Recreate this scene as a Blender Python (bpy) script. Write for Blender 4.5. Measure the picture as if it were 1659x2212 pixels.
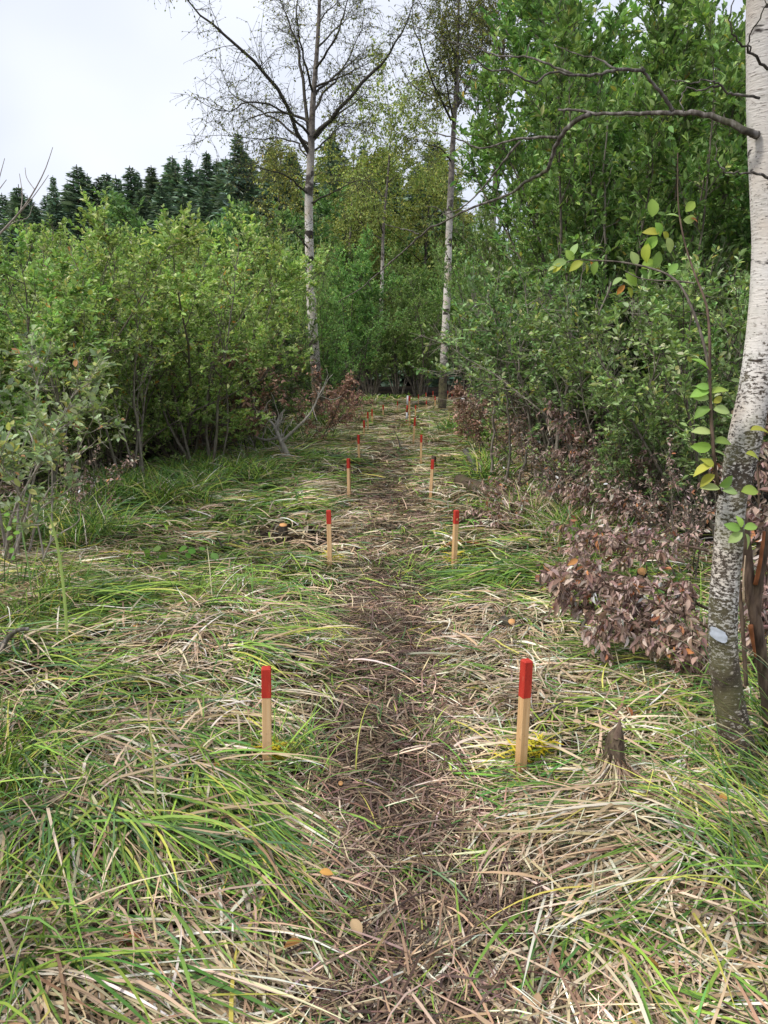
import bpy, math
import numpy as np
from mathutils import Matrix, Vector

for o in list(bpy.data.objects):
    bpy.data.objects.remove(o)
S = bpy.context.scene
C = S.collection
rad = math.radians

# ------------------------------------------------------------------ camera
CAMZ, PITCH, FPX, CX, CY = 1.6, rad(10.75), 1661.6, 829.5, 1106.0
cd = bpy.data.cameras.new('camera')
cam = bpy.data.objects.new('camera', cd)
C.objects.link(cam)
cam.location = (0, 0, CAMZ)
cam.rotation_euler = (rad(90) - PITCH, 0, 0)
cd.sensor_fit = 'VERTICAL'
cd.sensor_height = 36.0
cd.lens = FPX / 2212 * 36.0
cd.clip_start = 0.05
cd.clip_end = 1500
S.camera = cam

# ------------------------------------------------------------------ sky, sun, exposure
SUN_EL, SUN_AZ = rad(50), rad(-118)          # azimuth from +Y, negative = towards -X
w = bpy.data.worlds.new('World')
S.world = w
w.use_nodes = True
nt = w.node_tree
nt.nodes.clear()
sky = nt.nodes.new('ShaderNodeTexSky')
sky.sky_type = 'NISHITA'
sky.sun_disc = False
sky.sun_elevation = SUN_EL
sky.sun_rotation = SUN_AZ
b1 = nt.nodes.new('ShaderNodeBackground'); b1.inputs[1].default_value = 0.12
nt.links.new(sky.outputs[0], b1.inputs[0])
b2 = nt.nodes.new('ShaderNodeBackground'); b2.inputs[1].default_value = 1.0
tc = nt.nodes.new('ShaderNodeTexCoord')
mp = nt.nodes.new('ShaderNodeMapping'); mp.inputs['Scale'].default_value = (1, 1, 1.6)
nt.links.new(tc.outputs['Generated'], mp.inputs[0])
nz = nt.nodes.new('ShaderNodeTexNoise'); nz.inputs['Scale'].default_value = 2.2; nz.inputs['Detail'].default_value = 3
nt.links.new(mp.outputs[0], nz.inputs['Vector'])
cr = nt.nodes.new('ShaderNodeValToRGB')
cr.color_ramp.elements[0].position = 0.32; cr.color_ramp.elements[0].color = (0.40, 0.43, 0.52, 1)
cr.color_ramp.elements[1].position = 0.66; cr.color_ramp.elements[1].color = (0.56, 0.58, 0.635, 1)
nt.links.new(nz.outputs['Fac'], cr.inputs[0])
nt.links.new(cr.outputs[0], b2.inputs[0])
ms = nt.nodes.new('ShaderNodeMixShader'); ms.inputs[0].default_value = 0.93
wo = nt.nodes.new('ShaderNodeOutputWorld')
nt.links.new(b1.outputs[0], ms.inputs[1]); nt.links.new(b2.outputs[0], ms.inputs[2]); nt.links.new(ms.outputs[0], wo.inputs[0])

sd = bpy.data.lights.new('sun', 'SUN')
sd.energy = 1.5
sd.angle = rad(10)
sd.color = (1.0, 0.96, 0.90)
sun = bpy.data.objects.new('sun', sd)
C.objects.link(sun)
sv = Vector((math.sin(SUN_AZ) * math.cos(SUN_EL), math.cos(SUN_AZ) * math.cos(SUN_EL), math.sin(SUN_EL)))
sun.rotation_euler = sv.to_track_quat('Z', 'Y').to_euler()
sun.location = sv * 50

S.view_settings.view_transform = 'Standard'
S.view_settings.look = 'None'
S.view_settings.exposure = 0.88
S.view_settings.gamma = 1
S.view_settings.use_curve_mapping = False
S.render.engine = 'CYCLES'
S.cycles.max_bounces = 6
S.cycles.diffuse_bounces = 1
S.cycles.glossy_bounces = 2
S.cycles.transmission_bounces = 4
S.cycles.transparent_max_bounces = 4
S.cycles.caustics_reflective = False
S.cycles.caustics_refractive = False

# ------------------------------------------------------------------ helpers
def tag(o, label=None, cat=None, group=None, kind=None):
    if label: o['label'] = label
    if cat: o['category'] = cat
    if group: o['group'] = group
    if kind: o['kind'] = kind
    return o

def empty(name, loc, label, cat, group=None, rz=0.0, sc=1.0):
    o = bpy.data.objects.new(name, None)
    o.empty_display_size = 0.1
    C.objects.link(o)
    o.location = loc
    o.rotation_euler = (0, 0, rz)
    o.scale = (sc, sc, sc)
    return tag(o, label, cat, group)

def link(name, me, parent=None, kind=None, loc=None):
    o = bpy.data.objects.new(name, me)
    C.objects.link(o)
    if parent is not None: o.parent = parent
    if kind: o['kind'] = kind
    if loc is not None: o.location = loc
    return o

def mesh(name, V, Q=None, T=None, col=None, mat=None, smooth=True):
    """one mesh from arrays: vertices, quads, triangles, per-vertex colour"""
    V = np.asarray(V, np.float32)
    Q = np.zeros((0, 4), np.int32) if Q is None else np.asarray(Q, np.int32)
    T = np.zeros((0, 3), np.int32) if T is None else np.asarray(T, np.int32)
    me = bpy.data.meshes.new(name)
    me.vertices.add(len(V))
    me.vertices.foreach_set('co', V.ravel())
    idx = np.concatenate([Q.ravel(), T.ravel()]).astype(np.int32)
    me.loops.add(len(idx))
    me.loops.foreach_set('vertex_index', idx)
    n = len(Q) + len(T)
    st = np.concatenate([np.arange(len(Q)) * 4, len(Q) * 4 + np.arange(len(T)) * 3]).astype(np.int32)
    me.polygons.add(n)
    me.polygons.foreach_set('loop_start', st)
    me.polygons.foreach_set('use_smooth', np.full(n, smooth, bool))
    me.update(calc_edges=True)
    if col is not None:
        a = me.color_attributes.new('Col', 'FLOAT_COLOR', 'POINT')
        c = np.ones((len(V), 4), np.float32)
        c[:, :3] = col
        a.data.foreach_set('color', c.ravel())
    if mat is not None: me.materials.append(mat)
    return me

class MB:
    def __init__(s): s.v, s.q, s.t, s.c, s.n = [], [], [], [], 0
    def add(s, V, Q=None, T=None, col=None):
        V = np.asarray(V, float)
        s.v.append(V)
        if Q is not None and len(Q): s.q.append(np.asarray(Q) + s.n)
        if T is not None and len(T): s.t.append(np.asarray(T) + s.n)
        if col is not None:
            s.c.append(np.broadcast_to(np.asarray(col, float), (len(V), 3)))
        s.n += len(V)
    def build(s, name, mat=None, smooth=True):
        return mesh(name, np.concatenate(s.v), np.concatenate(s.q) if s.q else None, np.concatenate(s.t) if s.t else None,
                    np.concatenate(s.c) if s.c else None, mat, smooth)

def nrm(a):
    a = np.asarray(a, float)
    return a / np.maximum(np.linalg.norm(a, axis=-1, keepdims=True), 1e-9)

def smooth_path(pts, n):
    """Catmull-Rom resample (columns may carry radius too)"""
    P = np.asarray(pts, float)
    P = np.vstack([2 * P[0] - P[1], P, 2 * P[-1] - P[-2]])
    m = len(P) - 3
    t = np.linspace(0, m - 1e-6, n)
    i = t.astype(int); f = (t - i)[:, None]
    p0, p1, p2, p3 = P[i], P[i + 1], P[i + 2], P[i + 3]
    return 0.5 * (2 * p1 + (p2 - p0) * f + (2 * p0 - 5 * p1 + 4 * p2 - p3) * f ** 2 + (3 * p1 - p0 - 3 * p2 + p3) * f ** 3)

def tube(mb, pts, r, sides=5, col=None, cap=False, lump=0.0, rng=None):
    P = np.asarray(pts, float); n = len(P)
    r = np.broadcast_to(np.asarray(r, float), (n,))
    T = nrm(np.gradient(P, axis=0))
    d = P[-1] - P[0]
    ref = np.zeros(3); ref[np.argmin(np.abs(d))] = 1.0
    N = nrm(ref - (T @ ref)[:, None] * T)
    B = np.cross(T, N)
    a = np.arange(sides) / sides * 2 * math.pi
    rr = r[:, None] * np.ones(sides)
    if lump and rng is not None:
        rr = rr * (1 + lump * rng.normal(size=rr.shape))
    V = P[:, None, :] + rr[..., None] * (np.cos(a)[None, :, None] * N[:, None, :] + np.sin(a)[None, :, None] * B[:, None, :])
    i = np.arange(n - 1)[:, None] * sides; j = np.arange(sides)[None, :]; k = (j + 1) % sides
    Q = np.stack([i + j, i + k, i + k + sides, i + j + sides], -1).reshape(-1, 4)
    V = V.reshape(-1, 3); Tt = None
    if cap:
        V = np.vstack([V, P[0], P[-1]])
        b0 = n * sides; jj = np.arange(sides); kk = (jj + 1) % sides
        Tt = np.vstack([np.stack([kk, jj, np.full(sides, b0)], -1),
                        np.stack([jj + (n - 1) * sides, kk + (n - 1) * sides, np.full(sides, b0 + 1)], -1)])
    mb.add(V, Q, Tt, col)

def leaf_arrays(pos, d, up, size, width, col, fold=0.25, droop=0.12):
    """folded six-point leaves: arrays in, vertices, quads, colours out"""
    d = nrm(d); s = nrm(np.cross(d, up)); n = np.cross(s, d)
    L = size[:, None]; W = (size * width)[:, None] * 0.5
    V = np.stack([pos,
                  pos + d * L * .32 + s * W * .92 + n * W * fold,
                  pos + d * L * .68 + s * W * .80 + n * (W * fold - L * droop * .4),
                  pos + d * L - n * L * droop,
                  pos + d * L * .68 - s * W * .80 + n * (W * fold - L * droop * .4),
                  pos + d * L * .32 - s * W * .92 + n * W * fold], 1).reshape(-1, 3)
    b = np.arange(len(pos))[:, None] * 6
    Q = np.concatenate([b + np.array([0, 1, 2, 3]), b + np.array([0, 3, 4, 5])])
    return V, Q, np.repeat(col, 6, 0)

def pick(rng, pal, wts, n, jit=0.12):
    pal = np.asarray(pal, float); wts = np.asarray(wts, float); wts = wts / wts.sum()
    c = pal[rng.choice(len(pal), n, p=wts)]
    return c * np.exp(rng.normal(0, jit, (n, 1))) * np.exp(rng.normal(0, jit * .35, (n, 3)))

# noise
def _h(i, j, s):
    n = (i.astype(np.int64) * 374761393 + j.astype(np.int64) * 668265263 + s * 974634777) & 0xffffffff
    n = ((n ^ (n >> 13)) * 1274126177) & 0xffffffff
    return ((n ^ (n >> 16)) & 0xffff) / 65535.0
def vn(x, y, s):
    x = np.asarray(x, float); y = np.asarray(y, float)
    i = np.floor(x); j = np.floor(y); fx = x - i; fy = y - j
    fx = fx * fx * (3 - 2 * fx); fy = fy * fy * (3 - 2 * fy)
    i = i.astype(int); j = j.astype(int)
    return (_h(i, j, s) * (1 - fx) + _h(i + 1, j, s) * fx) * (1 - fy) + (_h(i, j + 1, s) * (1 - fx) + _h(i + 1, j + 1, s) * fx) * fy
def fbm(x, y, s, o=3):
    return sum(vn(x * 2 ** k, y * 2 ** k, s + k) * .5 ** k for k in range(o)) / sum(.5 ** k for k in range(o))
def sstep(a, b, x):
    t = np.clip((x - a) / (b - a), 0, 1)
    return t * t * (3 - 2 * t)

# picture-plan measurements -> places in the world (u, v on the 1659 x 2212 survey print)
cp, sp = math.cos(PITCH), math.sin(PITCH)
def ray(u, v):
    xc = (u - CX) / FPX; yc = (CY - v) / FPX
    return np.array([xc, cp + yc * sp, -sp + yc * cp])
def at(u, v, d):
    r = ray(u, v)
    return np.array([0, 0, CAMZ]) + r * (d / r[1])
def G0(u, v):
    r = ray(u, v)
    return np.array([0, 0, CAMZ]) + r * (CAMZ / -r[2])

_pp = [G0(*p) for p in [(850, 2200), (850, 1665), (846, 1220), (842, 1075), (842, 998), (840, 950), (842, 922), (855, 905), (885, 888), (930, 876), (990, 864)]]
_py = np.array([0.0] + [p[1] for p in _pp]); _px = np.array([0.02] + [p[0] for p in _pp])
def pathx(y): return np.interp(y, _py, _px)

def gh(x, y):
    x = np.asarray(x, float); y = np.asarray(y, float)
    d = np.abs(x - pathx(y))
    off = sstep(.3, .85, d)
    return (.09 * (fbm(x * .45, y * .45, 1, 2) - .5) + off * (.12 * vn(x * 2.0, y * 2.0, 2) ** 1.5 + .05 * vn(x * 4.6, y * 4.6, 9) - .03)
            + (1 - off) * (.035 * (vn(x * 4, y * 4, 3) - .5) - .025))
def G(u, v, lift=0.0):
    r = ray(u, v); z = lift
    for _ in range(8):
        p = np.array([0, 0, CAMZ]) + r * ((CAMZ - z) / -r[2])
        z = float(gh(p[0], p[1])) + lift
    p[2] = z
    return p
def base(u, d, v=850):
    p = at(u, v, d)
    p[2] = float(gh(p[0], p[1])) - 0.03
    return p

# ------------------------------------------------------------------ materials
def new_mat(name):
    m = bpy.data.materials.new(name); m.use_nodes = True
    t = m.node_tree; t.nodes.clear()
    return m, t, t.nodes.new('ShaderNodeOutputMaterial')
def N(t, kind, **kw):
    n = t.nodes.new(kind)
    for k, v in kw.items():
        if k in n.inputs: n.inputs[k].default_value = v
        else: setattr(n, k, v)
    return n
def noise(t, scale, detail=3, vec=None, mapscale=None, rough=.55):
    n = N(t, 'ShaderNodeTexNoise', Scale=scale, Detail=detail, Roughness=rough)
    src = vec
    if src is None:
        src = N(t, 'ShaderNodeTexCoord').outputs['Object']
    if mapscale:
        m = N(t, 'ShaderNodeMapping'); m.inputs['Scale'].default_value = mapscale
        t.links.new(src, m.inputs[0]); src = m.outputs[0]
    t.links.new(src, n.inputs['Vector'])
    return n.outputs['Fac']
def ramp(t, fac, stops):
    r = N(t, 'ShaderNodeValToRGB')
    e = r.color_ramp.elements
    while len(e) < len(stops): e.new(0.5)
    for x, (p, c) in zip(e, stops):
        x.position = p; x.color = (*c, 1) if len(c) == 3 else c
    t.links.new(fac, r.inputs[0])
    return r.outputs[0]
def mixc(t, fac, a, b, mode='MIX'):
    m = N(t, 'ShaderNodeMix', data_type='RGBA', blend_type=mode)
    for s, i in ((fac, 0), (a, 6), (b, 7)):
        if isinstance(s, (int, float)): m.inputs[i].default_value = s
        elif isinstance(s, tuple): m.inputs[i].default_value = (*s, 1)
        else: t.links.new(s, m.inputs[i])
    return m.outputs[2]
def math_(t, op, a, b=0.0, clamp=False):
    m = N(t, 'ShaderNodeMath', operation=op, use_clamp=clamp)
    for i, s in enumerate((a, b)):
        if isinstance(s, (int, float)): m.inputs[i].default_value = s
        else: t.links.new(s, m.inputs[i])
    return m.outputs[0]
def maprange(t, x, a, b, c=0.0, d=1.0):
    m = N(t, 'ShaderNodeMapRange')
    t.links.new(x, m.inputs[0])
    for i, v in zip((1, 2, 3, 4), (a, b, c, d)): m.inputs[i].default_value = v
    return m.outputs[0]
def finish(t, out, colour, rough=.7, spec=.25, bump=None, bs=.3, bd=.01):
    p = N(t, 'ShaderNodeBsdfPrincipled', Roughness=rough)
    p.inputs['Specular IOR Level'].default_value = spec
    if isinstance(colour, tuple): p.inputs['Base Color'].default_value = (*colour, 1)
    else: t.links.new(colour, p.inputs['Base Color'])
    if bump is not None:
        b = N(t, 'ShaderNodeBump', Strength=bs, Distance=bd)
        t.links.new(bump, b.inputs['Height']); t.links.new(b.outputs[0], p.inputs['Normal'])
    t.links.new(p.outputs[0], out.inputs[0])
    return p

def leaf_mat(name, trans=.35, rough=.45, spec=.35, hue=.03, val=.25):
    m, t, out = new_mat(name)
    a = N(t, 'ShaderNodeVertexColor', layer_name='Col')
    oi = N(t, 'ShaderNodeObjectInfo')
    hs = N(t, 'ShaderNodeHueSaturation')
    t.links.new(a.outputs[0], hs.inputs['Color'])
    t.links.new(maprange(t, oi.outputs['Random'], 0, 1, .5 - hue, .5 + hue), hs.inputs['Hue'])
    r2 = math_(t, 'FRACT', math_(t, 'MULTIPLY', oi.outputs['Random'], 7.31))
    t.links.new(maprange(t, r2, 0, 1, 1 - val, 1 + val), hs.inputs['Value'])
    p = N(t, 'ShaderNodeBsdfPrincipled', Roughness=rough)
    p.inputs['Specular IOR Level'].default_value = spec
    t.links.new(hs.outputs[0], p.inputs['Base Color'])
    tr = N(t, 'ShaderNodeBsdfTranslucent')
    t.links.new(mixc(t, 1.0, hs.outputs[0], (1.0, 1.12, .55), 'MULTIPLY'), tr.inputs[0])
    ms_ = N(t, 'ShaderNodeMixShader'); ms_.inputs[0].default_value = trans
    t.links.new(p.outputs[0], ms_.inputs[1]); t.links.new(tr.outputs[0], ms_.inputs[2])
    t.links.new(ms_.outputs[0], out.inputs[0])
    return m

M = {}
M['leaf'] = leaf_mat('willow_leaf', .34, .5, .2, hue=.02, val=.2)
M['leaf_dark'] = leaf_mat('broad_leaf', .32, .45, .25, hue=.018, val=.2)
M['needle'] = leaf_mat('spruce_needle', .1, .6, .2, hue=.02, val=.2)
M['dry_leaf'] = leaf_mat('dry_brown_leaf', .15, .6, .25, hue=.01, val=.2)
M['blade'] = leaf_mat('sedge_blade', .12, .5, .14, hue=0, val=0)

def bark(name, c0, c1, c2, moss=0.0):
    m, t, out = new_mat(name)
    f = noise(t, 9, 5, mapscale=(6, 6, 1.2))
    c = ramp(t, f, [(.3, c0), (.5, c1), (.72, c2)])
    if moss:
        g = noise(t, 5, 4)
        c = mixc(t, maprange(t, g, .5, .68, 0, moss), c, (.085, .10, .03))
    finish(t, out, c, .85, .15, noise(t, 30, 4, mapscale=(3, 3, 1)), .5, .006)
    return m
M['bark_grey'] = bark('grey_willow_bark', (.06, .05, .04), (.15, .125, .10), (.26, .23, .18), .45)
M['bark_mid'] = bark('smooth_grey_bark', (.12, .10, .08), (.24, .21, .165), (.36, .33, .27), .35)
M['bark_dark'] = bark('dark_twig_bark', (.03, .026, .022), (.065, .055, .045), (.13, .115, .095), .3)
M['bark_dead'] = bark('dead_branch_bark', (.05, .043, .036), (.12, .105, .088), (.36, .33, .30), .55)
M['bark_pale'] = bark('pale_dead_wood', (.20, .17, .14), (.36, .31, .26), (.50, .45, .39), .15)
M['bark_mossy'] = bark('mossy_rotten_bark', (.05, .035, .025), (.11, .08, .055), (.20, .15, .10), .9)
M['bark_bleached'] = bark('bleached_dead_wood', (.34, .30, .25), (.52, .47, .40), (.66, .61, .54), .1)
M['bark_spruce'] = bark('spruce_bark', (.05, .04, .03), (.10, .08, .065), (.16, .13, .10))
M['bark_brown'] = bark('brown_peeling_bark', (.06, .04, .03), (.14, .095, .07), (.24, .17, .12), .25)

def birch_mat(name, foot, dark_bias, upper=None, patch=((9, 9, 26), .66), near=False):
    """white bark with black lenticels above, cracked dark speckled bark towards the foot"""
    m, t, out = new_mat(name)
    tcn = N(t, 'ShaderNodeTexCoord').outputs['Object']
    sep = N(t, 'ShaderNodeSeparateXYZ'); t.links.new(tcn, sep.inputs[0])
    z = sep.outputs[2]
    white = ramp(t, noise(t, 3.0, 4, tcn), [(.3, (.62, .50, .38)), (.5, (.74, .68, .60)), (.7, (.80, .77, .72))])
    # fine curls and lenticel dashes
    len_ = noise(t, 1.0, 5, tcn, (26, 26, 150), .6)
    lf = maprange(t, len_, .60, .66)
    c = mixc(t, math_(t, 'MULTIPLY', lf, .75), white, (.16, .11, .08))
    big = noise(t, 1.0, 3, tcn, patch[0], .5)
    c = mixc(t, maprange(t, big, patch[1], patch[1] + .04), c, (.05, .04, .034))
    # cracked foot
    if near:
        hf = math_(t, 'ADD', maprange(t, z, 1.25, 1.75, .13, 0.0), maprange(t, z, .30, .62, .10, 0.0))
        sp_ = noise(t, 1.0, 6, tcn, (58, 58, 105), .72)
    else:
        hf = maprange(t, z, foot[0], foot[1], dark_bias, 0.0)
        sp_ = noise(t, 1.0, 6, tcn, (38, 38, 80), .7)
    th = math_(t, 'ADD', sp_, math_(t, 'MULTIPLY', math_(t, 'SUBTRACT', noise(t, 5, 3, tcn), .5), .35))
    crk = maprange(t, math_(t, 'ADD', th, hf), .60, .66)
    darkc = ramp(t, noise(t, 12, 4, tcn), [(.35, (.045, .034, .026)), (.55, (.11, .085, .06)), (.75, (.19, .15, .11))])
    c = mixc(t, crk, c, darkc)
    # moss and algae patches
    mo = math_(t, 'ADD', noise(t, 6, 5, tcn), math_(t, 'MULTIPLY', hf, .45))
    c = mixc(t, math_(t, 'MULTIPLY', maprange(t, mo, .56, .70), .5), c, (.15, .15, .06))
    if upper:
        uf = maprange(t, math_(t, 'ADD', z, math_(t, 'MULTIPLY', noise(t, 1.5, 3, tcn), 2.5)), upper[0], upper[1])  # grey-brown upper bark; its backlit darkness is put into the colour too
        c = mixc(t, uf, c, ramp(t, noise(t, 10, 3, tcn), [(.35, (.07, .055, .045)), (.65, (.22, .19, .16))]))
    hgt = math_(t, 'SUBTRACT', len_, math_(t, 'MULTIPLY', crk, .5))
    finish(t, out, c, .7, .25, hgt, .6, .008)
    return m
M['birch_near'] = birch_mat('old_birch_bark', (-.1, 1.7), .23, near=True)
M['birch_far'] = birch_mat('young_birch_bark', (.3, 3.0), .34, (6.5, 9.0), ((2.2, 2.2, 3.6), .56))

def simple(name, col, rough=.6, spec=.3, amt=.15, sc=30):
    m, t, out = new_mat(name)
    d = tuple(x * (1 - amt) for x in col); l = tuple(min(1, x * (1 + amt)) for x in col)
    finish(t, out, ramp(t, noise(t, sc, 3), [(.3, d), (.7, l)]), rough, spec)
    return m
m, t, out = new_mat('raw_pine')
oi = N(t, 'ShaderNodeObjectInfo')
g = noise(t, 1.0, 4, None, (70, 70, 4))
g2 = noise(t, 1.0, 3, None, (9, 9, 2.5))
c = ramp(t, g, [(.3, (.58, .32, .13)), (.55, (.72, .44, .20)), (.75, (.80, .56, .30))])
c = mixc(t, maprange(t, g2, .5, .7, 0, .5), c, (.48, .25, .10))
c = mixc(t, maprange(t, oi.outputs['Random'], 0, 1, 0, .25), c, (.80, .60, .40))
sz_ = N(t, 'ShaderNodeSeparateXYZ'); t.links.new(N(t, 'ShaderNodeTexCoord').outputs['Object'], sz_.inputs[0])
wet = maprange(t, math_(t, 'ADD', sz_.outputs[2], math_(t, 'MULTIPLY', g2, .22)), .10, .20, .8, 0)
c = mixc(t, wet, c, (.34, .155, .05))
c = mixc(t, maprange(t, noise(t, 40, 4), .62, .72, 0, .5), c, (.16, .10, .06))
finish(t, out, c, .6, .3, g, .3, .003)
M['pine'] = m
m, t, out = new_mat('red_paint')
c = ramp(t, noise(t, 1.0, 3, None, (60, 60, 10)), [(.3, (.42, .03, .02)), (.7, (.60, .055, .032))])
c = mixc(t, maprange(t, noise(t, 1.0, 5, None, (90, 90, 14)), .62, .72, 0, .7), c, (.50, .22, .12))
finish(t, out, c, .6, .25, noise(t, 1.0, 4, None, (80, 80, 5)), .12, .002)
M['red'] = m
M['white_paint'] = simple('white_pole_paint', (.80, .80, .82), .4, .4, .05)
M['mark'] = simple('pale_blue_paint', (.52, .56, .63), .6, .3, .1, 60)
M['cut'] = simple('fresh_cut_wood', (.72, .38, .15), .7, .2, .2, 40)
M['rot'] = simple('rusty_wet_wood', (.30, .11, .045), .7, .2, .4, 25)
M['straw_wood'] = simple('splintered_wood', (.62, .46, .30), .7, .2, .25, 40)
M['moss'] = simple('moss', (.10, .105, .028), .95, .05, .45, 60)
m, t, out = new_mat('peat_ground')
c = ramp(t, noise(t, 7, 5), [(.3, (.018, .013, .010)), (.5, (.045, .032, .022)), (.7, (.085, .062, .040))])
finish(t, out, c, .95, .1, noise(t, 25, 5), .8, .03)
M['peat'] = m
m, t, out = new_mat('trodden_peat')
c = ramp(t, noise(t, 12, 5), [(.3, (.014, .010, .008)), (.55, (.05, .033, .024)), (.75, (.11, .075, .05))])
finish(t, out, c, .8, .25, noise(t, 30, 5), .8, .03)
M['path'] = m

# ------------------------------------------------------------------ ground and path
def axis(fine, step, far, grow):
    a = list(np.arange(0, fine + 1e-6, step)); s = step
    while a[-1] < far:
        s *= grow; a.append(a[-1] + s)
    return np.array(a)
xs = axis(7, .12, 600, 1.25); xs = np.concatenate([-xs[:0:-1], xs])
ya = axis(26, .12, 1000, 1.2); yb = axis(2, .3, 60, 1.5)
ys = np.concatenate([-yb[:0:-1], ya])
X, Y = np.meshgrid(xs, ys)
Z = gh(X, Y)
nx, ny = len(xs), len(ys)
ii = (np.arange(ny - 1)[:, None] * nx + np.arange(nx - 1)[None, :])
Q = np.stack([ii, ii + 1, ii + 1 + nx, ii + nx], -1).reshape(-1, 4)
g = link('ground', mesh('ground', np.stack([X, Y, Z], -1).reshape(-1, 3), Q, mat=M['peat']))
tag(g, 'dark wet peat ground under the flattened sedge', None, None, 'structure')

yy = np.arange(.2, 36, .1); cc = np.linspace(-1, 1, 9)
hw = .26 + .10 * (fbm(yy * .9, yy * 0, 31, 2) - .5)
PX = pathx(yy)[:, None] + hw[:, None] * cc[None, :]
PY = np.repeat(yy[:, None], 9, 1)
PZ = gh(PX, PY) + .014 - .05 * (np.abs(cc)[None, :] > .99)
ii = (np.arange(len(yy) - 1)[:, None] * 9 + np.arange(8)[None, :])
Q = np.stack([ii, ii + 1, ii + 10, ii + 9], -1).reshape(-1, 4)
g = link('path', mesh('path', np.stack([PX, PY, PZ], -1).reshape(-1, 3), Q, mat=M['path']))
tag(g, 'trodden muddy footpath between the two rows of stakes', None, None, 'structure')

# ------------------------------------------------------------------ grass blades
STRAW = [(.62, .46, .29), (.70, .56, .385), (.47, .335, .21), (.84, .76, .60), (.34, .225, .14)]
GREEN = [(.17, .30, .06), (.095, .20, .05), (.33, .45, .08), (.13, .225, .10), (.52, .49, .11), (.25, .39, .065)]
BROWN = [(.20, .13, .095), (.29, .20, .145), (.09, .058, .045), (.42, .31, .235)]

def blade_mesh(mb, rng, x, y, th, L, W, c0, c1, seg, e0, e1, off, curv=0.3, kinkp=.25, clamp=True, z0=None):
    n = len(x)
    t = np.linspace(0, 1, seg + 1)
    curv = rng.normal(0, curv, n)
    kink = np.where(rng.random(n) < kinkp, rng.normal(0, 1.1, n), 0.0)
    kt = rng.uniform(.25, .8, n)
    hd = th[:, None] + curv[:, None] * (t[None, :] - .3) + kink[:, None] * (t[None, :] > kt[:, None])
    el = e0[:, None] + (e1 - e0)[:, None] * t[None, :] ** .8
    st = (L / seg)[:, None]
    dx = np.cos(hd) * np.cos(el) * st; dy = np.sin(hd) * np.cos(el) * st; dz = np.sin(el) * st
    px = x[:, None] + np.concatenate([np.zeros((n, 1)), np.cumsum(dx[:, :-1], 1)], 1)
    py = y[:, None] + np.concatenate([np.zeros((n, 1)), np.cumsum(dy[:, :-1], 1)], 1)
    zb = (gh(x, y) if z0 is None else z0) + off
    pz = zb[:, None] + np.concatenate([np.zeros((n, 1)), np.cumsum(dz[:, :-1], 1)], 1)
    if clamp:
        pz = np.maximum(pz, gh(px, py) + off[:, None] * np.linspace(.6, 1, seg + 1)[None, :] + .004)
    prof = np.interp(t, [0, .12, .6, 1], [.75, 1, .8, .12])
    roll = rng.normal(0, .45, n)[:, None]
    hw_ = (W[:, None] * prof[None, :]) * .5
    sx = -np.sin(hd) * np.cos(roll); sy = np.cos(hd) * np.cos(roll); sz = np.sin(roll) * np.ones_like(hd)
    A = np.stack([px + sx * hw_, py + sy * hw_, pz + sz * hw_], -1)
    B = np.stack([px - sx * hw_, py - sy * hw_, pz - sz * hw_], -1)
    V = np.stack([A, B], 2).reshape(-1, 3)
    b = (np.arange(n)[:, None] * (seg + 1) + np.arange(seg)[None, :]) * 2
    Qd = np.stack([b, b + 1, b + 3, b + 2], -1).reshape(-1, 4)
    col = c0[:, None, :] + (c1 - c0)[:, None, :] * (t ** 1.5)[None, :, None]
    mb.add(V, Qd, None, np.repeat(col, 2, 1).reshape(-1, 3) if False else np.repeat(col[:, :, None, :], 2, 2).reshape(-1, 3))

# lie of the flattened swaths
_fl = [((300, 1310), (450, 1298)), ((100, 1550), (250, 1650)), ((450, 1800), (550, 1900)), ((300, 1650), (430, 1695)), ((60, 1900), (70, 2080)),
       ((300, 2100), (400, 2170)), ((620, 1720), (700, 1762)), ((600, 1500), (700, 1530)), ((1100, 1480), (1250, 1500)), ((1350, 1450), (1500, 1465)),
       ((1200, 1750), (1350, 1800)), ((1300, 1950), (1450, 2050)), ((1000, 1900), (900, 1960)), ((1100, 2100), (1200, 2150)), ((1560, 1650), (1440, 1700)),
       ((1250, 1220), (1150, 1240)), ((500, 1150), (600, 1160)), ((700, 1950), (680, 2050)), ((1550, 2000), (1400, 2020)), ((300, 1450), (420, 1440)),
       ((150, 1750), (230, 1900)), ((1050, 1650), (1180, 1700)), ((1300, 1560), (1150, 1600)), ((600, 1350), (700, 1370)), ((1050, 1300), (960, 1310))]
_fp = np.array([G0(*a)[:2] for a, b in _fl]); _fq = np.array([G0(*b)[:2] for a, b in _fl])
_fd = nrm(_fq - _fp)
def flow(x, y):
    vx = np.zeros_like(x); vy = np.zeros_like(x)
    for p, d in zip(_fp, _fd):
        wgt = 1 / ((x - p[0]) ** 2 + (y - p[1]) ** 2 + .08) ** 1.5
        vx += wgt * d[0]; vy += wgt * d[1]
    a = np.arctan2(vy, vx)
    return a + (fbm(x * .8, y * .8, 41, 2) - .5) * 2.2 + np.where(y > 7, (vn(x * .9, y * .9, 44) - .5) * 4.5, 0)

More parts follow.
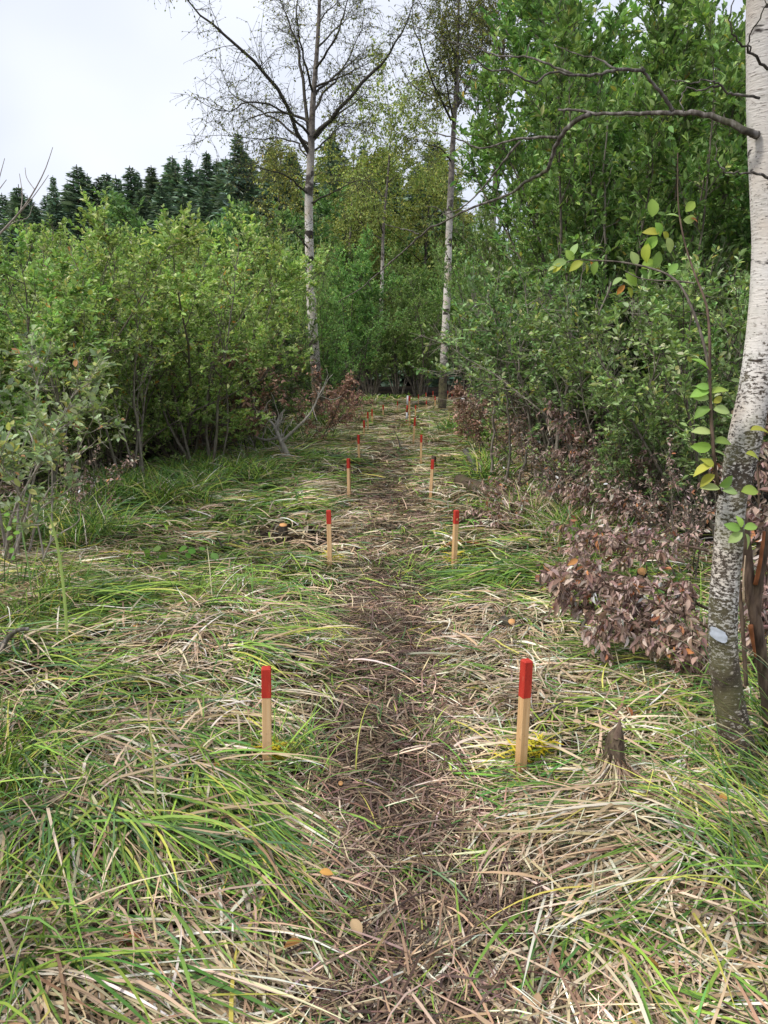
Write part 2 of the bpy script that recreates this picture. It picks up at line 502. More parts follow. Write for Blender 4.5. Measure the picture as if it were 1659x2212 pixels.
_gr = [((60, 1700), .05, .6), ((450, 1850), .22, .35), ((300, 1310), .35, .6), ((1150, 1250), .25, .7), ((1620, 1680), .22, .6), ((1500, 2050), .02, .6),
       ((800, 1640), .10, .2), ((350, 1080), .25, 1.5), ((480, 1520), .05, .5), ((300, 1600), -.1, .4), ((1000, 1950), -.25, .7), ((1250, 1850), -.18, .5), ((600, 2050), -.1, .5),
       ((1150, 1470), .1, .5), ((700, 1480), -.15, .4), ((1050, 1350), -.05, .3), ((650, 1000), .2, 2.), ((1000, 950), .1, 2.)]
_gp = [(G0(*p)[:2], a, r) for p, a, r in _gr]
def greenness(x, y):
    d = np.abs(x - pathx(y))
    g_ = .26 + 1.2 * (fbm(x * 1.5, y * 1.5, 51, 2) - .5) + .10 * sstep(.5, 1.5, d)
    for p, a, r in _gp:
        g_ = g_ + a * np.exp(-((x - p[0]) ** 2 + (y - p[1]) ** 2) / (r * r))
    return np.clip(g_, .04, .95)
def browness(x, y):
    d = np.abs(x - pathx(y) + .12 * (vn(x * 0, y * 1.5, 61) - .5))
    return (1 - sstep(.18, .52, d)) * np.clip(.55 + .9 * (vn(x * 1.1, y * .8, 62) - .25), 0, 1) * np.interp(y, [1.2, 2.0, 4, 6, 12, 18], [.5, 1.0, 1.0, .9, .75, .4])

_el = np.array([G0(*p)[:2] for p in [(-900, 1500), (-250, 1200), (60, 1110), (250, 1075), (400, 1030), (520, 985), (620, 940), (690, 900), (760, 868), (800, 858)]])
_er = np.array([G0(*p)[:2] for p in [(2400, 1500), (1700, 1380), (1450, 1250), (1290, 1190), (1160, 1110), (1090, 1040), (1040, 980), (1020, 920), (1040, 880), (1080, 860)]])
def xl(y): return np.interp(y, _el[:, 1], _el[:, 0])
def xr(y): return np.interp(y, _er[:, 1], _er[:, 0])
_holes = [(G0(u, v)[:2], r) for u, v, r in [(370, 1640, .16), (1120, 1365, .16), (845, 1720, .17), (300, 2030, .10), (640, 1425, .12), (60, 1960, .10), (950, 1370, .12), (270, 1420, .08),
                                           (480, 1340, .10), (1180, 1580, .07), (1560, 1900, .14), (890, 1790, .12), (800, 1380, .12), (1130, 1630, .06), (530, 1620, .08), (1280, 1480, .07)]]
def keep(rng, x, y):
    k = np.ones(len(x))
    for p, r in _holes:
        k *= 1 - .93 * np.exp(-(((x - p[0]) ** 2 + (y - p[1]) ** 2) / (r * r)) ** 1.5)
    k *= np.clip(-.05 + 1.9 * vn(x * 5.5, y * 5.5, 81), .08, 1) * np.clip(.3 + 1.3 * vn(x * 1.9, y * 1.9, 82), .4, 1)
    k *= 1 - .85 * browness(x, y)
    k *= sstep(-1.2, -.1, x - xl(y)) * sstep(-1.2, -.1, xr(y) - x) * .97 + .03
    return rng.random(len(x)) < k

def scatter(rng, y0, y1, side, dens):
    """points over the strip in view plus a margin to either side"""
    n = int(dens * sum((2 * (.5 * d + side)) for d in np.linspace(y0, y1, 60)) / 60 * (y1 - y0))
    hw0, hw1 = .5 * y0 + side, .5 * y1 + side
    y = y0 + (y1 - y0) * rng.random(n * 2)
    x = (rng.random(n * 2) * 2 - 1) * hw1
    k = np.abs(x) < .5 * y + side
    return x[k], y[k]

def colours(rng, x, y, gadd=0.0):
    n = len(x)
    b = rng.random(n) < browness(x, y)
    isg = (rng.random(n) < greenness(x, y) + gadd) & ~b
    tone = np.exp(1.1 * (fbm(x * 2.6, y * 2.6, 71, 2) - .5) + .5 * (vn(x * .7, y * .7, 72) - .5))[:, None]
    c = pick(rng, STRAW, [3, 3, 2, 1.6, 1.2], n, .14)
    cg = pick(rng, GREEN, [3, 3, 2, 1.6, .9, 2], n, .16)
    cb = pick(rng, BROWN, [3, 3, 3, 1.2], n, .2)
    c = np.where(isg[:, None], cg, np.where(b[:, None], cb, c)) * tone
    c1 = np.where(isg[:, None], c * rng.uniform(.9, 1.25, (n, 1)) + np.where(rng.random((n, 1)) < .25, np.array([[.12, .07, .01]]), 0), c * rng.uniform(.8, 1.15, (n, 1)))
    return c, np.clip(c1, 0, .8), isg, b

def lay(name, label, seed, zones, cat='grass'):
    rng = np.random.default_rng(seed)
    mb = MB()
    for (y0, y1, side, dens, Lr, Wr, seg, offr, mess, er, gap_shade) in zones:
        x, y = scatter(rng, y0, y1, side, dens)
        # gather the blades into tufts
        cell = .16 + .02 * y0
        cx = (np.floor(x / cell) + .5 + (_h(np.floor(x / cell).astype(int), np.floor(y / cell).astype(int), 5) - .5)) * cell
        cy = (np.floor(y / cell) + .5 + (_h(np.floor(x / cell).astype(int), np.floor(y / cell).astype(int), 6) - .5)) * cell
        pull = rng.random(len(x)) < .55
        tx = np.where(pull, cx + rng.normal(0, cell * .18, len(x)), x); ty = np.where(pull, cy + rng.normal(0, cell * .18, len(x)), y)
        k = keep(rng, tx, ty); x, y, pull, cx, cy = tx[k], ty[k], pull[k], cx[k], cy[k]
        n = len(x)
        c0, c1, isg, br = colours(rng, np.where(pull, cx, x), np.where(pull, cy, y))
        th = flow(np.where(pull, cx, x), np.where(pull, cy, y)) + rng.normal(0, .34, n) + np.where(pull, (_h(np.floor(cx / cell).astype(int), np.floor(cy / cell).astype(int), 8) - .5) * 2.6, 0)
        rnd = (rng.random(n) < np.where(isg, mess * .6, mess)) | br
        th = np.where(rnd, rng.uniform(0, 2 * math.pi, n), th)
        c0, c1 = c0 * gap_shade, c1 * gap_shade  # lower layers darkened in colour to stand for shade between the blades
        L = rng.uniform(*Lr, n) * np.where(br, .38, 1) * np.where(isg, 1.15, 1)
        W = rng.uniform(*Wr, n) * np.where(br, .75, 1)
        e0 = rng.uniform(er[0], er[1], n) * np.where(br, .4, 1); e1 = rng.uniform(-.45, .0, n)
        off = rng.random(n) ** 1.4 * (offr[1] - offr[0]) + offr[0]
        off = np.where(br, off * .5, off) + np.where(isg, .004, 0)
        blade_mesh(mb, rng, x - np.cos(th) * L * .4, y - np.sin(th) * L * .4, th, L, W, c0, c1, seg, e0, e1, off, .3, .42)
    o = link(name, mb.build(name, M['blade']))
    tag(o, label, cat, None, 'stuff')
    return o

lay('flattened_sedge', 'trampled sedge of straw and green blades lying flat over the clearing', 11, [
    # y0, y1, side, density, length, width, segments, layer, disorder, lift, painted gap shade
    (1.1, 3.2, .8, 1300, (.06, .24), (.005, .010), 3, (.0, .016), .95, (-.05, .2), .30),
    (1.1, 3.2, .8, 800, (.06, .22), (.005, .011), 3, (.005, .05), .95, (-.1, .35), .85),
    (1.1, 3.2, .8, 1000, (.14, .50), (.006, .0125), 5, (.01, .055), .42, (-.02, .26), 1.),
    (1.1, 3.2, .8, 560, (.08, .28), (.0055, .0105), 3, (.03, .06), .97, (-.1, .3), 1.05),
    (3.2, 6.2, 1.0, 420, (.08, .28), (.006, .011), 3, (.03, .065), .97, (-.1, .35), 1.05),
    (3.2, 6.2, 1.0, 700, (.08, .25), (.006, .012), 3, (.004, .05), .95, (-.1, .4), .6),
    (3.2, 6.2, 1.0, 820, (.14, .45), (.0065, .013), 4, (.004, .06), .45, (-.02, .3), 1.),
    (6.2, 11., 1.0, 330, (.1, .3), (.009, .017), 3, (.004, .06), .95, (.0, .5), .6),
    (6.2, 11., 1.0, 400, (.16, .45), (.010, .019), 4, (.004, .08), .5, (.0, .4), 1.),
    (11., 19., .6, 300, (.25, .65), (.012, .021), 3, (.004, .08), .55, (.0, .35), 1.),
    (19., 36., .0, 95, (.3, .7), (.02, .036), 3, (.004, .09), .55, (.0, .4), 1.),
])
# short trodden bits along the footpath
rng = np.random.default_rng(12)
mb = MB()
for y0, y1, n, Ls, Ws in [(1.1, 3.2, 11000, (.05, .24), (.004, .0085)), (3.2, 6.5, 11000, (.06, .26), (.005, .0095)), (6.5, 12, 8000, (.08, .28), (.008, .014)), (12, 22, 4500, (.1, .3), (.013, .022))]:
    y = rng.uniform(y0, y1, n); x = pathx(y) + .1 * (fbm(y * 1.3, y * 0, 95, 2) - .5) + rng.normal(0, .22, n) * np.interp(y, [1.2, 2.2, 3], [1.5, 1.1, 1.0]) * (.7 + .6 * vn(y * 2.2, x * 0 if False else y * 0, 96)) * np.where(y < 2.2, 1.4, 1)
    c0 = np.where((rng.random(n) < np.interp(y, [1.8, 2.3, 4, 6.5, 12], [.45, .8, .72, .66, .55]) + .7 * (vn(x * 2, y * 1.3, 97) - .5))[:, None], pick(rng, BROWN, [3, 3, 2.4, 1.4], n, .2), np.where((rng.random(n) < .75)[:, None], pick(rng, STRAW, [3, 2, 3, .8, 3], n, .16), pick(rng, GREEN, [3, 3, 1, 3, .5, 1], n, .16)))
    c0 = c0 * np.exp(2.0 * (fbm(x * 2.8, y * 2.0, 91, 2) - .5) + .12 - .45 * np.exp(-((x - pathx(y)) / .16) ** 2) * vn(x * 1.5, y * 1.1, 98) * 1.6 * (y > 1.9))[:, None]
    blade_mesh(mb, rng, x, y, rng.uniform(0, 6.28, n), rng.uniform(*Ls, n), rng.uniform(*Ws, n), c0, c0, 3, rng.uniform(-.1, .35, n), rng.uniform(-.4, .1, n), rng.random(n) ** 1.3 * .05 + .004, .25, .35)
tag(link('trodden_litter', mb.build('trodden_litter', M['blade'])), 'short brown broken straw trodden into the middle of the path', 'litter', None, 'stuff')

# explicit swaths: combed bunches seen lying across the clearing
def swath(mb, rng, p, q, width, n, L, green, W=(.0055, .011), off=(.01, .045), lift=.13, spread=.24):
    p, q = G0(*p), G0(*q)
    d = q[:2] - p[:2]; ln = np.linalg.norm(d); d = d / ln; s = np.array([-d[1], d[0]])
    a = rng.random(n) ** 1.2 * ln; b = rng.normal(0, width * .5, n)
    x = p[0] + d[0] * a + s[0] * b; y = p[1] + d[1] * a + s[1] * b
    th = math.atan2(d[1], d[0]) + rng.normal(0, spread, n) - b / width * .12
    isg = rng.random(n) < green
    c0 = np.where(isg[:, None], pick(rng, GREEN, [3, 3, 2, 2, .6, 2], n, .16), pick(rng, STRAW, [3, 3, 2, 2, 1], n, .14))
    c1 = np.clip(c0 * rng.uniform(.85, 1.2, (n, 1)), 0, .8)
    Ls = rng.uniform(L[0], L[1], n)
    blade_mesh(mb, rng, x, y, th, Ls, rng.uniform(W[0], W[1], n), c0, c1, 6, rng.uniform(.02, lift, n), rng.uniform(-.5, 0, n), rng.uniform(off[0], off[1], n), .25, .06)

rng = np.random.default_rng(21)
mb = MB()
for s_ in [((150, 1310), (420, 1300), .22, 320, (.4, .9), .92), ((120, 1350), (380, 1365), .16, 160, (.4, .8), .8), ((330, 1560), (560, 1800), .16, 240, (.4, .75), .75),
           ((440, 1680), (640, 1950), .16, 260, (.35, .7), .8), ((600, 1715), (710, 1780), .10, 130, (.2, .4), .3), ((520, 1750), (690, 1850), .10, 130, (.3, .5), .45),
           ((100, 1640), (10, 1780), .10, 150, (.4, .8), .85), ((1130, 1490), (1400, 1475), .10, 170, (.4, .8), .35), ((1180, 1440), (1480, 1440), .12, 170, (.4, .8), .8),
           ((1150, 1550), (1340, 1560), .14, 180, (.3, .6), .55), ((1290, 1960), (1560, 2080), .14, 220, (.3, .6), .8), ((1400, 1990), (1640, 2010), .12, 160, (.3, .6), .6),
           ((1030, 1720), (1000, 1860), .14, 90, (.15, .35), .3), ((960, 1920), (900, 2060), .2, 120, (.15, .35), .03), ((1080, 1560), (1120, 1640), .08, 90, (.25, .45), .8),
           ((640, 1290), (720, 1370), .14, 160, (.4, .7), .7), ((1020, 1240), (1200, 1270), .16, 200, (.4, .8), .85), ((1250, 1270), (1060, 1260), .12, 140, (.4, .8), .9),
           ((300, 2060), (480, 2150), .12, 180, (.25, .5), .15), ((60, 2080), (260, 2150), .12, 120, (.25, .5), .4), ((1180, 1950), (1330, 2130), .12, 160, (.3, .5), .6),
           ((620, 1560), (600, 1640), .12, 130, (.2, .4), .6), ((900, 1540), (1000, 1560), .14, 150, (.2, .4), .15), ((760, 1250), (900, 1290), .15, 150, (.2, .45), .6),
           ((180, 1440), (420, 1500), .14, 180, (.3, .6), .4), ((200, 1700), (300, 1850), .12, 160, (.35, .7), .55), ((1500, 1790), (1300, 1800), .14, 170, (.3, .6), .25),
           ((1560, 1850), (1400, 1930), .14, 170, (.3, .6), .35), ((470, 1240), (380, 1330), .14, 110, (.3, .6), .6), ((1100, 1330), (1170, 1420), .12, 120, (.3, .5), .25)]:
    swath(mb, rng, s_[0], s_[1], s_[2], int(s_[3] * .62), s_[4], s_[5])
# long pale stalks on top of everything
n = 260
y = 1.2 + 6.5 * rng.random(n) ** 1.5; x = (rng.random(n) * 2 - 1) * (.5 * y + .5)
kk = np.abs(x - pathx(y)) > .35; x, y = x[kk], y[kk]; n = len(x)
c0 = np.where((rng.random(n) < .6)[:, None], pick(rng, STRAW, [2, 3, 1, 4, 1], n, .1), pick(rng, GREEN, [3, 2, 3, 1, 2, 3], n, .14))
blade_mesh(mb, rng, x, y, rng.uniform(0, 6.28, n), rng.uniform(.25, .7, n), rng.uniform(.006, .012, n), c0, c0 * .95, 6, rng.uniform(.05, .5, n), rng.uniform(-.5, -.1, n), rng.uniform(.04, .075, n), .2, .35)
tag(link('combed_sedge', mb.build('combed_sedge', M['blade'])), 'long sedge blades combed into parallel swaths beside the trodden line', 'grass', None, 'stuff')

# standing sedge at the edges of the clearing
def clump(mb, rng, x, y, n, L, W, lean=None, lean_amt=.4, green=.9, seg=6, spread=.08):
    bx = x + rng.normal(0, spread, n); by = y + rng.normal(0, spread, n)
    th = rng.uniform(0, 2 * math.pi, n)
    if lean is not None:
        th = np.where(rng.random(n) < lean_amt + .3, lean + rng.normal(0, .6, n), th)
    isg = rng.random(n) < green
    c0 = np.where(isg[:, None], pick(rng, GREEN, [3, 3, 2.4, 2, .5, 2], n, .16), pick(rng, STRAW, [3, 3, 2, 2, 1], n, .14))
    blade_mesh(mb, rng, bx, by, th, rng.uniform(L[0], L[1], n), rng.uniform(W[0], W[1], n), c0, np.clip(c0 * rng.uniform(.9, 1.3, (n, 1)), 0, .8), seg,
               rng.uniform(.9, 1.5, n), rng.uniform(-.9, .5, n), np.full(n, .0), .35, .10)
rng = np.random.default_rng(33)
mb = MB()
def zone(u, v, ru, rv, count, nb, L, W, lean=None, la=.4, green=.88):
    for _ in range(count):
        a = rng.uniform(0, 2 * math.pi); r = math.sqrt(rng.random())
        p = G0(u + ru * r * math.cos(a), v + rv * r * math.sin(a))
        clump(mb, rng, p[0], p[1], nb, L, W, lean, la, green)
zone(20, 1330, 120, 70, 14, 22, (.3, .6), (.005, .008), -.6)
zone(-10, 1700, 50, 140, 5, 20, (.4, .7), (.006, .009), -.5, .5)
zone(10, 2060, 60, 130, 5, 14, (.35, .6), (.006, .009), -1.2, .5)
zone(-200, 1900, 80, 300, 8, 20, (.4, .7), (.006, .009), -.5, .4)
zone(300, 1085, 190, 32, 75, 30, (.3, .6), (.008, .013))
zone(480, 1040, 120, 25, 60, 26, (.3, .55), (.009, .015))
zone(130, 1170, 140, 40, 40, 28, (.3, .65), (.006, .010))
zone(560, 960, 110, 24, 60, 26, (.35, .6), (.014, .022))
zone(700, 910, 60, 20, 40, 22, (.35, .6), (.02, .03))
zone(1670, 1690, 40, 80, 5, 18, (.35, .8), (.006, .009), 2.9, .5)
zone(1740, 1950, 50, 160, 6, 18, (.4, .8), (.006, .009), 2.9, .5)
zone(1580, 1580, 60, 40, 3, 14, (.3, .6), (.006, .009), 2.6, .4)
zone(1180, 1160, 80, 40, 30, 24, (.3, .7), (.007, .011), None, .3, .6)
zone(1320, 1195, 90, 40, 26, 24, (.3, .65), (.006, .010), None, .3, .75)
zone(1060, 1010, 40, 45, 40, 24, (.3, .5), (.012, .018))
zone(1010, 940, 50, 25, 40, 22, (.3, .55), (.018, .026))
zone(830, 868, 90, 10, 30, 16, (.3, .5), (.03, .045))
zone(1480, 1400, 100, 50, 6, 14, (.3, .55), (.006, .009))
zone(850, 1240, 40, 30, 6, 22, (.12, .25), (.006, .010), None, .2, 1.0)
zone(930, 1560, 20, 20, 2, 20, (.10, .2), (.005, .008), None, .2, 1.0)
zone(640, 1640, 60, 40, 6, 18, (.2, .4), (.005, .008), None, .3, .9)
zone(420, 1330, 160, 60, 8, 10, (.25, .5), (.005, .007), None, .3, .8)
def flop(u, v, du, dv, n, L, green, sp=.06, W=(.006, .011)):
    p, q = G0(u, v), G0(u + du, v + dv)
    a0 = math.atan2(q[1] - p[1], q[0] - p[0])
    x = p[0] + rng.normal(0, sp, n); y = p[1] + rng.normal(0, sp, n)
    isg = rng.random(n) < green
    c0 = np.where(isg[:, None], pick(rng, GREEN, [4, 3, 3, 2, .6, 3], n, .16), pick(rng, STRAW, [3, 3, 2, 1, 2], n, .16))
    blade_mesh(mb, rng, x, y, a0 + rng.normal(0, .5, n), rng.uniform(L[0] * .8, L[1] * .9, n), rng.uniform(W[0], W[1], n), c0, np.clip(c0 * rng.uniform(.9, 1.3, (n, 1)), 0, .8), 7,
               rng.uniform(.05, .55, n), rng.uniform(-.7, -.15, n), rng.uniform(.0, .045, n), .25, .15)
for (u, v, ru, rv, cnt, du, dv, L, gr_) in [(170, 1330, 120, 40, 9, 150, -6, (.45, .85), .9), (120, 1450, 120, 40, 6, 120, 20, (.4, .7), .7), (60, 1620, 90, 60, 6, 100, 60, (.4, .75), .8), (330, 1600, 90, 40, 4, 90, 80, (.35, .6), .6),
                                      (430, 1720, 60, 50, 5, 110, 110, (.35, .6), .8), (220, 1800, 90, 60, 5, 70, 130, (.35, .6), .75), (60, 1880, 50, 70, 5, 30, 150, (.4, .7), .85), (300, 2020, 60, 30, 3, 120, 70, (.3, .5), .35), (80, 2080, 70, 50, 4, 80, 90, (.35, .6), .7),
                                      (1380, 1450, 110, 25, 7, -130, 12, (.4, .75), .75), (1180, 1560, 50, 25, 4, 110, 12, (.3, .55), .7), (1260, 1930, 90, 40, 6, 130, 90, (.35, .6), .75), (1480, 1960, 90, 40, 5, -120, 50, (.35, .6), .7), (1560, 1700, 60, 50, 5, -130, 40, (.4, .75), .85),
                                      (1150, 1255, 70, 15, 7, -120, 10, (.4, .7), .9), (620, 1330, 60, 25, 5, 90, 60, (.35, .6), .7), (450, 1230, 120, 25, 8, 90, 20, (.35, .65), .7), (1010, 1530, 40, 25, 3, 60, 50, (.3, .45), .6), (560, 1130, 120, 25, 12, 90, 20, (.35, .6), .75), (380, 1140, 120, 25, 10, 60, 30, (.35, .6), .8), (1040, 1110, 40, 20, 6, -60, 10, (.3, .5), .75),
                                      (640, 1040, 70, 15, 12, 60, 12, (.35, .6), .75), (1300, 1800, 60, 30, 3, 120, 40, (.3, .5), .25), (700, 1500, 40, 30, 3, 80, 40, (.25, .45), .4), (580, 1900, 60, 40, 3, 80, 90, (.3, .45), .5), (1120, 1760, 50, 40, 3, -30, 110, (.25, .45), .35), (1420, 2130, 90, 30, 4, 130, 50, (.3, .5), .7)]:
    for _ in range(max(1, int(cnt * .45))):
        a = rng.uniform(0, 6.28); r_ = math.sqrt(rng.random())
        far = 1.0 if v > 1300 else 1.6
        flop(u + ru * r_ * math.cos(a), v + rv * r_ * math.sin(a), du + rng.normal(0, 25), dv + rng.normal(0, 25), int(34 + 16 * rng.random()), L, gr_, .06, (.006 * far, .011 * far))
tag(link('standing_sedge', mb.build('standing_sedge', M['blade'])), 'green sedge still standing along the edges of the trampled clearing', 'grass', None, 'stuff')

# ------------------------------------------------------------------ shrubs and trees
def wander(rng, p, d, L, n, jit, up=0.0, out=None):
    P = [np.asarray(p, float)]; d = nrm(d)
    for i in range(n):
        d = nrm(d + rng.normal(0, jit, 3) + np.array([0, 0, up]) + (0 if out is None else out))
        P.append(P[-1] + d * L / n)
    return np.array(P)

def interp(P, t):
    s = t * (len(P) - 1); i = min(int(s), len(P) - 2); f = s - i
    return P[i] * (1 - f) + P[i + 1] * f, nrm(P[i + 1] - P[i])

def leaves_on(rng, segs, per, size, width, pal, wts, spread=.8, up=.25, jit=.2, face_up=.9, thin=0):
    """leaves set alternately along twig segments (start, end)"""
    A = np.array([s[0] for s in segs]); B = np.array([s[1] for s in segs])
    n = len(A) * per
    t = np.tile(np.linspace(.12, 1.0, per), len(A)) + rng.normal(0, .05, n)
    a = np.repeat(A, per, 0); d = np.repeat(B - A, per, 0)
    pos = a + d * t[:, None] + rng.normal(0, .006, (n, 3))
    dn = nrm(d)
    sd_ = nrm(np.cross(dn, np.array([0, 0, 1.0])) + rng.normal(0, .35, (n, 3)))
    alt = np.where(np.tile(np.arange(per), len(A)) % 2 == 0, 1.0, -1.0)[:, None]
    ld = dn * .55 + sd_ * alt * spread + np.array([0, 0, up]) + rng.normal(0, jit, (n, 3))
    upv = np.array([0, 0, face_up]) + rng.normal(0, .4, (n, 3))
    sz = size * rng.uniform(.45, 1.3, n)
    tone = np.repeat(np.exp(rng.normal(0, .26, (len(A), 1))), per, 0)
    col = np.clip(pick(rng, pal, wts, n, .14) * tone, 0, .75)
    out = [pos, ld, upv, sz, width * rng.uniform(.85, 1.15, n), col]
    if thin:
        k = np.repeat(rng.random(len(A)) < np.clip(1.7 * vn(A[:, 0] * thin + A[:, 2] * 1.3, A[:, 1] * thin + A[:, 2] * thin, 123) + .05, .12, 1), per, 0)
        out = [a_[k] for a_ in out]
    return out

def shrub_parts(seed, H, tilt, nstem, nsub, ntwig, per, lsize, lwidth, pal, wts, stem_r=.022, twig=.32, bare=.3, sublen=.26, foot=.22, jit=.10, up=.03, sub_up=.10, barkm='bark_grey', leafm='leaf',
                lspread=.8, lup=.25, straight=False):
    rng = np.random.default_rng(seed)
    stems, segs = [], []
    for i in range(nstem):
        az = (i + rng.random()) / nstem * 2 * math.pi
        tl = rad(rng.uniform(tilt * .25, tilt))
        h = H * rng.uniform(.72, 1.0) / max(.75, math.cos(tl))
        d = np.array([math.sin(tl) * math.cos(az), math.sin(tl) * math.sin(az), math.cos(tl)])
        P = wander(rng, (foot * math.cos(az) * rng.random(), foot * math.sin(az) * rng.random(), -.05), d, h, 8, jit, up)
        mb = MB()
        r0 = stem_r * rng.uniform(.7, 1.25)
        tube(mb, P, r0 * np.linspace(1.15, .18, len(P)), 6)
        ns = max(2, int(nsub * rng.uniform(.8, 1.2)))
        for k in range(ns):
            t = bare + (1 - bare) * (k + rng.random()) / ns
            p, tg = interp(P, min(t, .98))
            a2 = rng.uniform(0, 2 * math.pi); op = rad(rng.uniform(30, 65))
            perp = nrm(np.cross(tg, [math.cos(a2), math.sin(a2), .3]))
            sdir = tg * math.cos(op) + perp * math.sin(op)
            ls = H * sublen * (1.15 - .75 * t) * rng.uniform(.7, 1.25)
            SP = wander(rng, p, sdir, ls, 4, .14, sub_up)
            tube(mb, SP, np.linspace(r0 * .42 * (1.15 - .6 * t), .003, 5), 4)
            for q in range(ntwig):
                tt = .2 + .8 * (q + rng.random()) / ntwig
                p2, tg2 = interp(SP, min(tt, .99))
                d2 = nrm(tg2 * .6 + rng.normal(0, .65, 3) + np.array([0, 0, .18]))
                L2 = twig * rng.uniform(.5, 1.2)
                segs.append((p2, p2 + d2 * L2, i))
        p, tg = interp(P, .97)
        for q in range(4):
            segs.append((p, p + nrm(tg + rng.normal(0, .25, 3)) * twig * rng.uniform(.8, 1.5), i))
        stems.append(mb)
    for a, b, i in segs:
        tube(stems[i], np.array([a, b]), np.array([.0035, .0016]) * (1 if H < 5 else 1.4), 3)
    lv = leaves_on(rng, [q[:2] for q in segs], per, lsize, lwidth, pal, wts, lspread, lup, thin=6.0 / H)
    return stems, lv

PROTO = {}
def proto(key, **kw):
    stems, lv = shrub_parts(**kw)
    V, Q, c = leaf_arrays(*lv)
    PROTO[key] = ([s.build('stem', M[kw.get('barkm', 'bark_grey')]) for s in stems], mesh('foliage', V, Q, None, c, M[kw.get('leafm', 'leaf')], False), kw['H'])

def plant(key, name, label, cat, loc, height, rz=0.0, group=None, squash=1.0):
    stems, fol, H = PROTO[key]
    s = height / H
    r = empty(name, loc, label, cat, group, rz, 1)
    r.scale = (s * squash, s * squash, s)
    for st in stems: link('stem', st, r)
    link('foliage', fol, r, 'stuff')
    return r

WIL = [(.42, .57, .19), (.31, .46, .14), (.55, .67, .30), (.20, .32, .095), (.62, .61, .18), (.5, .24, .06)]
WIL_W = [4, 4, 3, 1.6, .5, .06]
ALD = [(.22, .37, .11), (.14, .26, .08), (.33, .50, .18), (.42, .56, .16), (.52, .48, .11)]
ALD_W = [4, 3, 2.5, .8, .08]
GRY = [(.31, .47, .18), (.22, .35, .125), (.46, .60, .31), (.48, .60, .18), (.5, .42, .1)]
GRY_W = [4, 4, 2, .8, .1]
LIM = [(.27, .42, .135), (.20, .33, .11), (.36, .49, .20), (.43, .51, .19)]
DRY = [(.38, .26, .215), (.49, .36, .30), (.25, .155, .13), (.62, .49, .42), (.46, .21, .10)]
DRY_W = [4, 3, 3, 1.3, .5]

proto('willow_a', seed=101, H=3.8, tilt=38, nstem=10, nsub=15, ntwig=9, per=24, lsize=.068, lwidth=.56, pal=WIL, wts=WIL_W, bare=.06, twig=.34)
proto('willow_b', seed=102, H=3.8, tilt=32, nstem=9, nsub=15, ntwig=9, per=24, lsize=.068, lwidth=.56, pal=WIL, wts=WIL_W, bare=.06, twig=.36)
proto('willow_c', seed=103, H=3.8, tilt=42, nstem=11, nsub=15, ntwig=9, per=24, lsize=.068, lwidth=.56, pal=WIL, wts=WIL_W, bare=.06, twig=.34)
proto('alder_a', seed=111, H=7.0, tilt=20, nstem=7, nsub=19, ntwig=10, per=16, lsize=.112, lwidth=.46, pal=ALD, wts=ALD_W, bare=.16, twig=.42, stem_r=.034, sublen=.19, leafm='leaf_dark', sub_up=.16, lup=.4)
proto('alder_b', seed=112, H=7.0, tilt=24, nstem=8, nsub=17, ntwig=10, per=16, lsize=.112, lwidth=.48, pal=ALD, wts=ALD_W, bare=.20, twig=.42, stem_r=.034, sublen=.20, leafm='leaf_dark', sub_up=.16, lup=.4)
proto('lime_a', seed=121, H=6.0, tilt=22, nstem=8, nsub=16, ntwig=9, per=18, lsize=.090, lwidth=.40, pal=LIM, wts=[4, 3, 2, 1], bare=.15, twig=.40, stem_r=.028, sublen=.2, sub_up=.14, lup=.4)
proto('under_a', seed=131, H=2.4, tilt=30, nstem=7, nsub=11, ntwig=7, per=12, lsize=.064, lwidth=.50, pal=GRY, wts=GRY_W, bare=.25, twig=.22, stem_r=.014, leafm='leaf_dark')
proto('under_b', seed=132, H=2.4, tilt=34, nstem=6, nsub=11, ntwig=7, per=12, lsize=.064, lwidth=.48, pal=GRY, wts=GRY_W, bare=.35, twig=.24, stem_r=.016, leafm='leaf_dark')
proto('under_c', seed=133, H=3.0, tilt=30, nstem=8, nsub=9, ntwig=7, per=12, lsize=.064, lwidth=.5, pal=GRY, wts=GRY_W, bare=.48, twig=.26, stem_r=.021, leafm='leaf_dark', sublen=.30, barkm='bark_mid')
proto('shade_a', seed=134, H=2.4, tilt=38, nstem=7, nsub=11, ntwig=7, per=11, lsize=.075, lwidth=.5, pal=[(.10, .165, .06), (.075, .125, .05), (.14, .21, .08)], wts=[3, 3, 2], bare=.12, twig=.26, stem_r=.015, leafm='leaf_dark')  # leaf colours darkened to stand in for the shade under the bushes
proto('dry_a', seed=141, H=1.5, tilt=50, nstem=6, nsub=8, ntwig=5, per=8, lsize=.055, lwidth=.45, pal=DRY, wts=DRY_W, bare=.2, twig=.18, stem_r=.010, leafm='dry_leaf', lup=-.5)
proto('dry_b', seed=142, H=1.5, tilt=48, nstem=6, nsub=9, ntwig=6, per=9, lsize=.07, lwidth=.45, pal=[(.40, .225, .17), (.32, .17, .125), (.48, .31, .23)], wts=[3, 2, 2], bare=.15, twig=.2, stem_r=.010, leafm='dry_leaf', lup=-.5)
proto('wood_a', seed=151, H=8.0, tilt=22, nstem=5, nsub=18, ntwig=9, per=15, lsize=.20, lwidth=.5, pal=[(.19, .31, .12), (.14, .24, .09), (.27, .39, .16)], wts=[3, 3, 2], bare=.10, twig=.6, stem_r=.06, sublen=.24, barkm='bark_dark', leafm='leaf_dark')

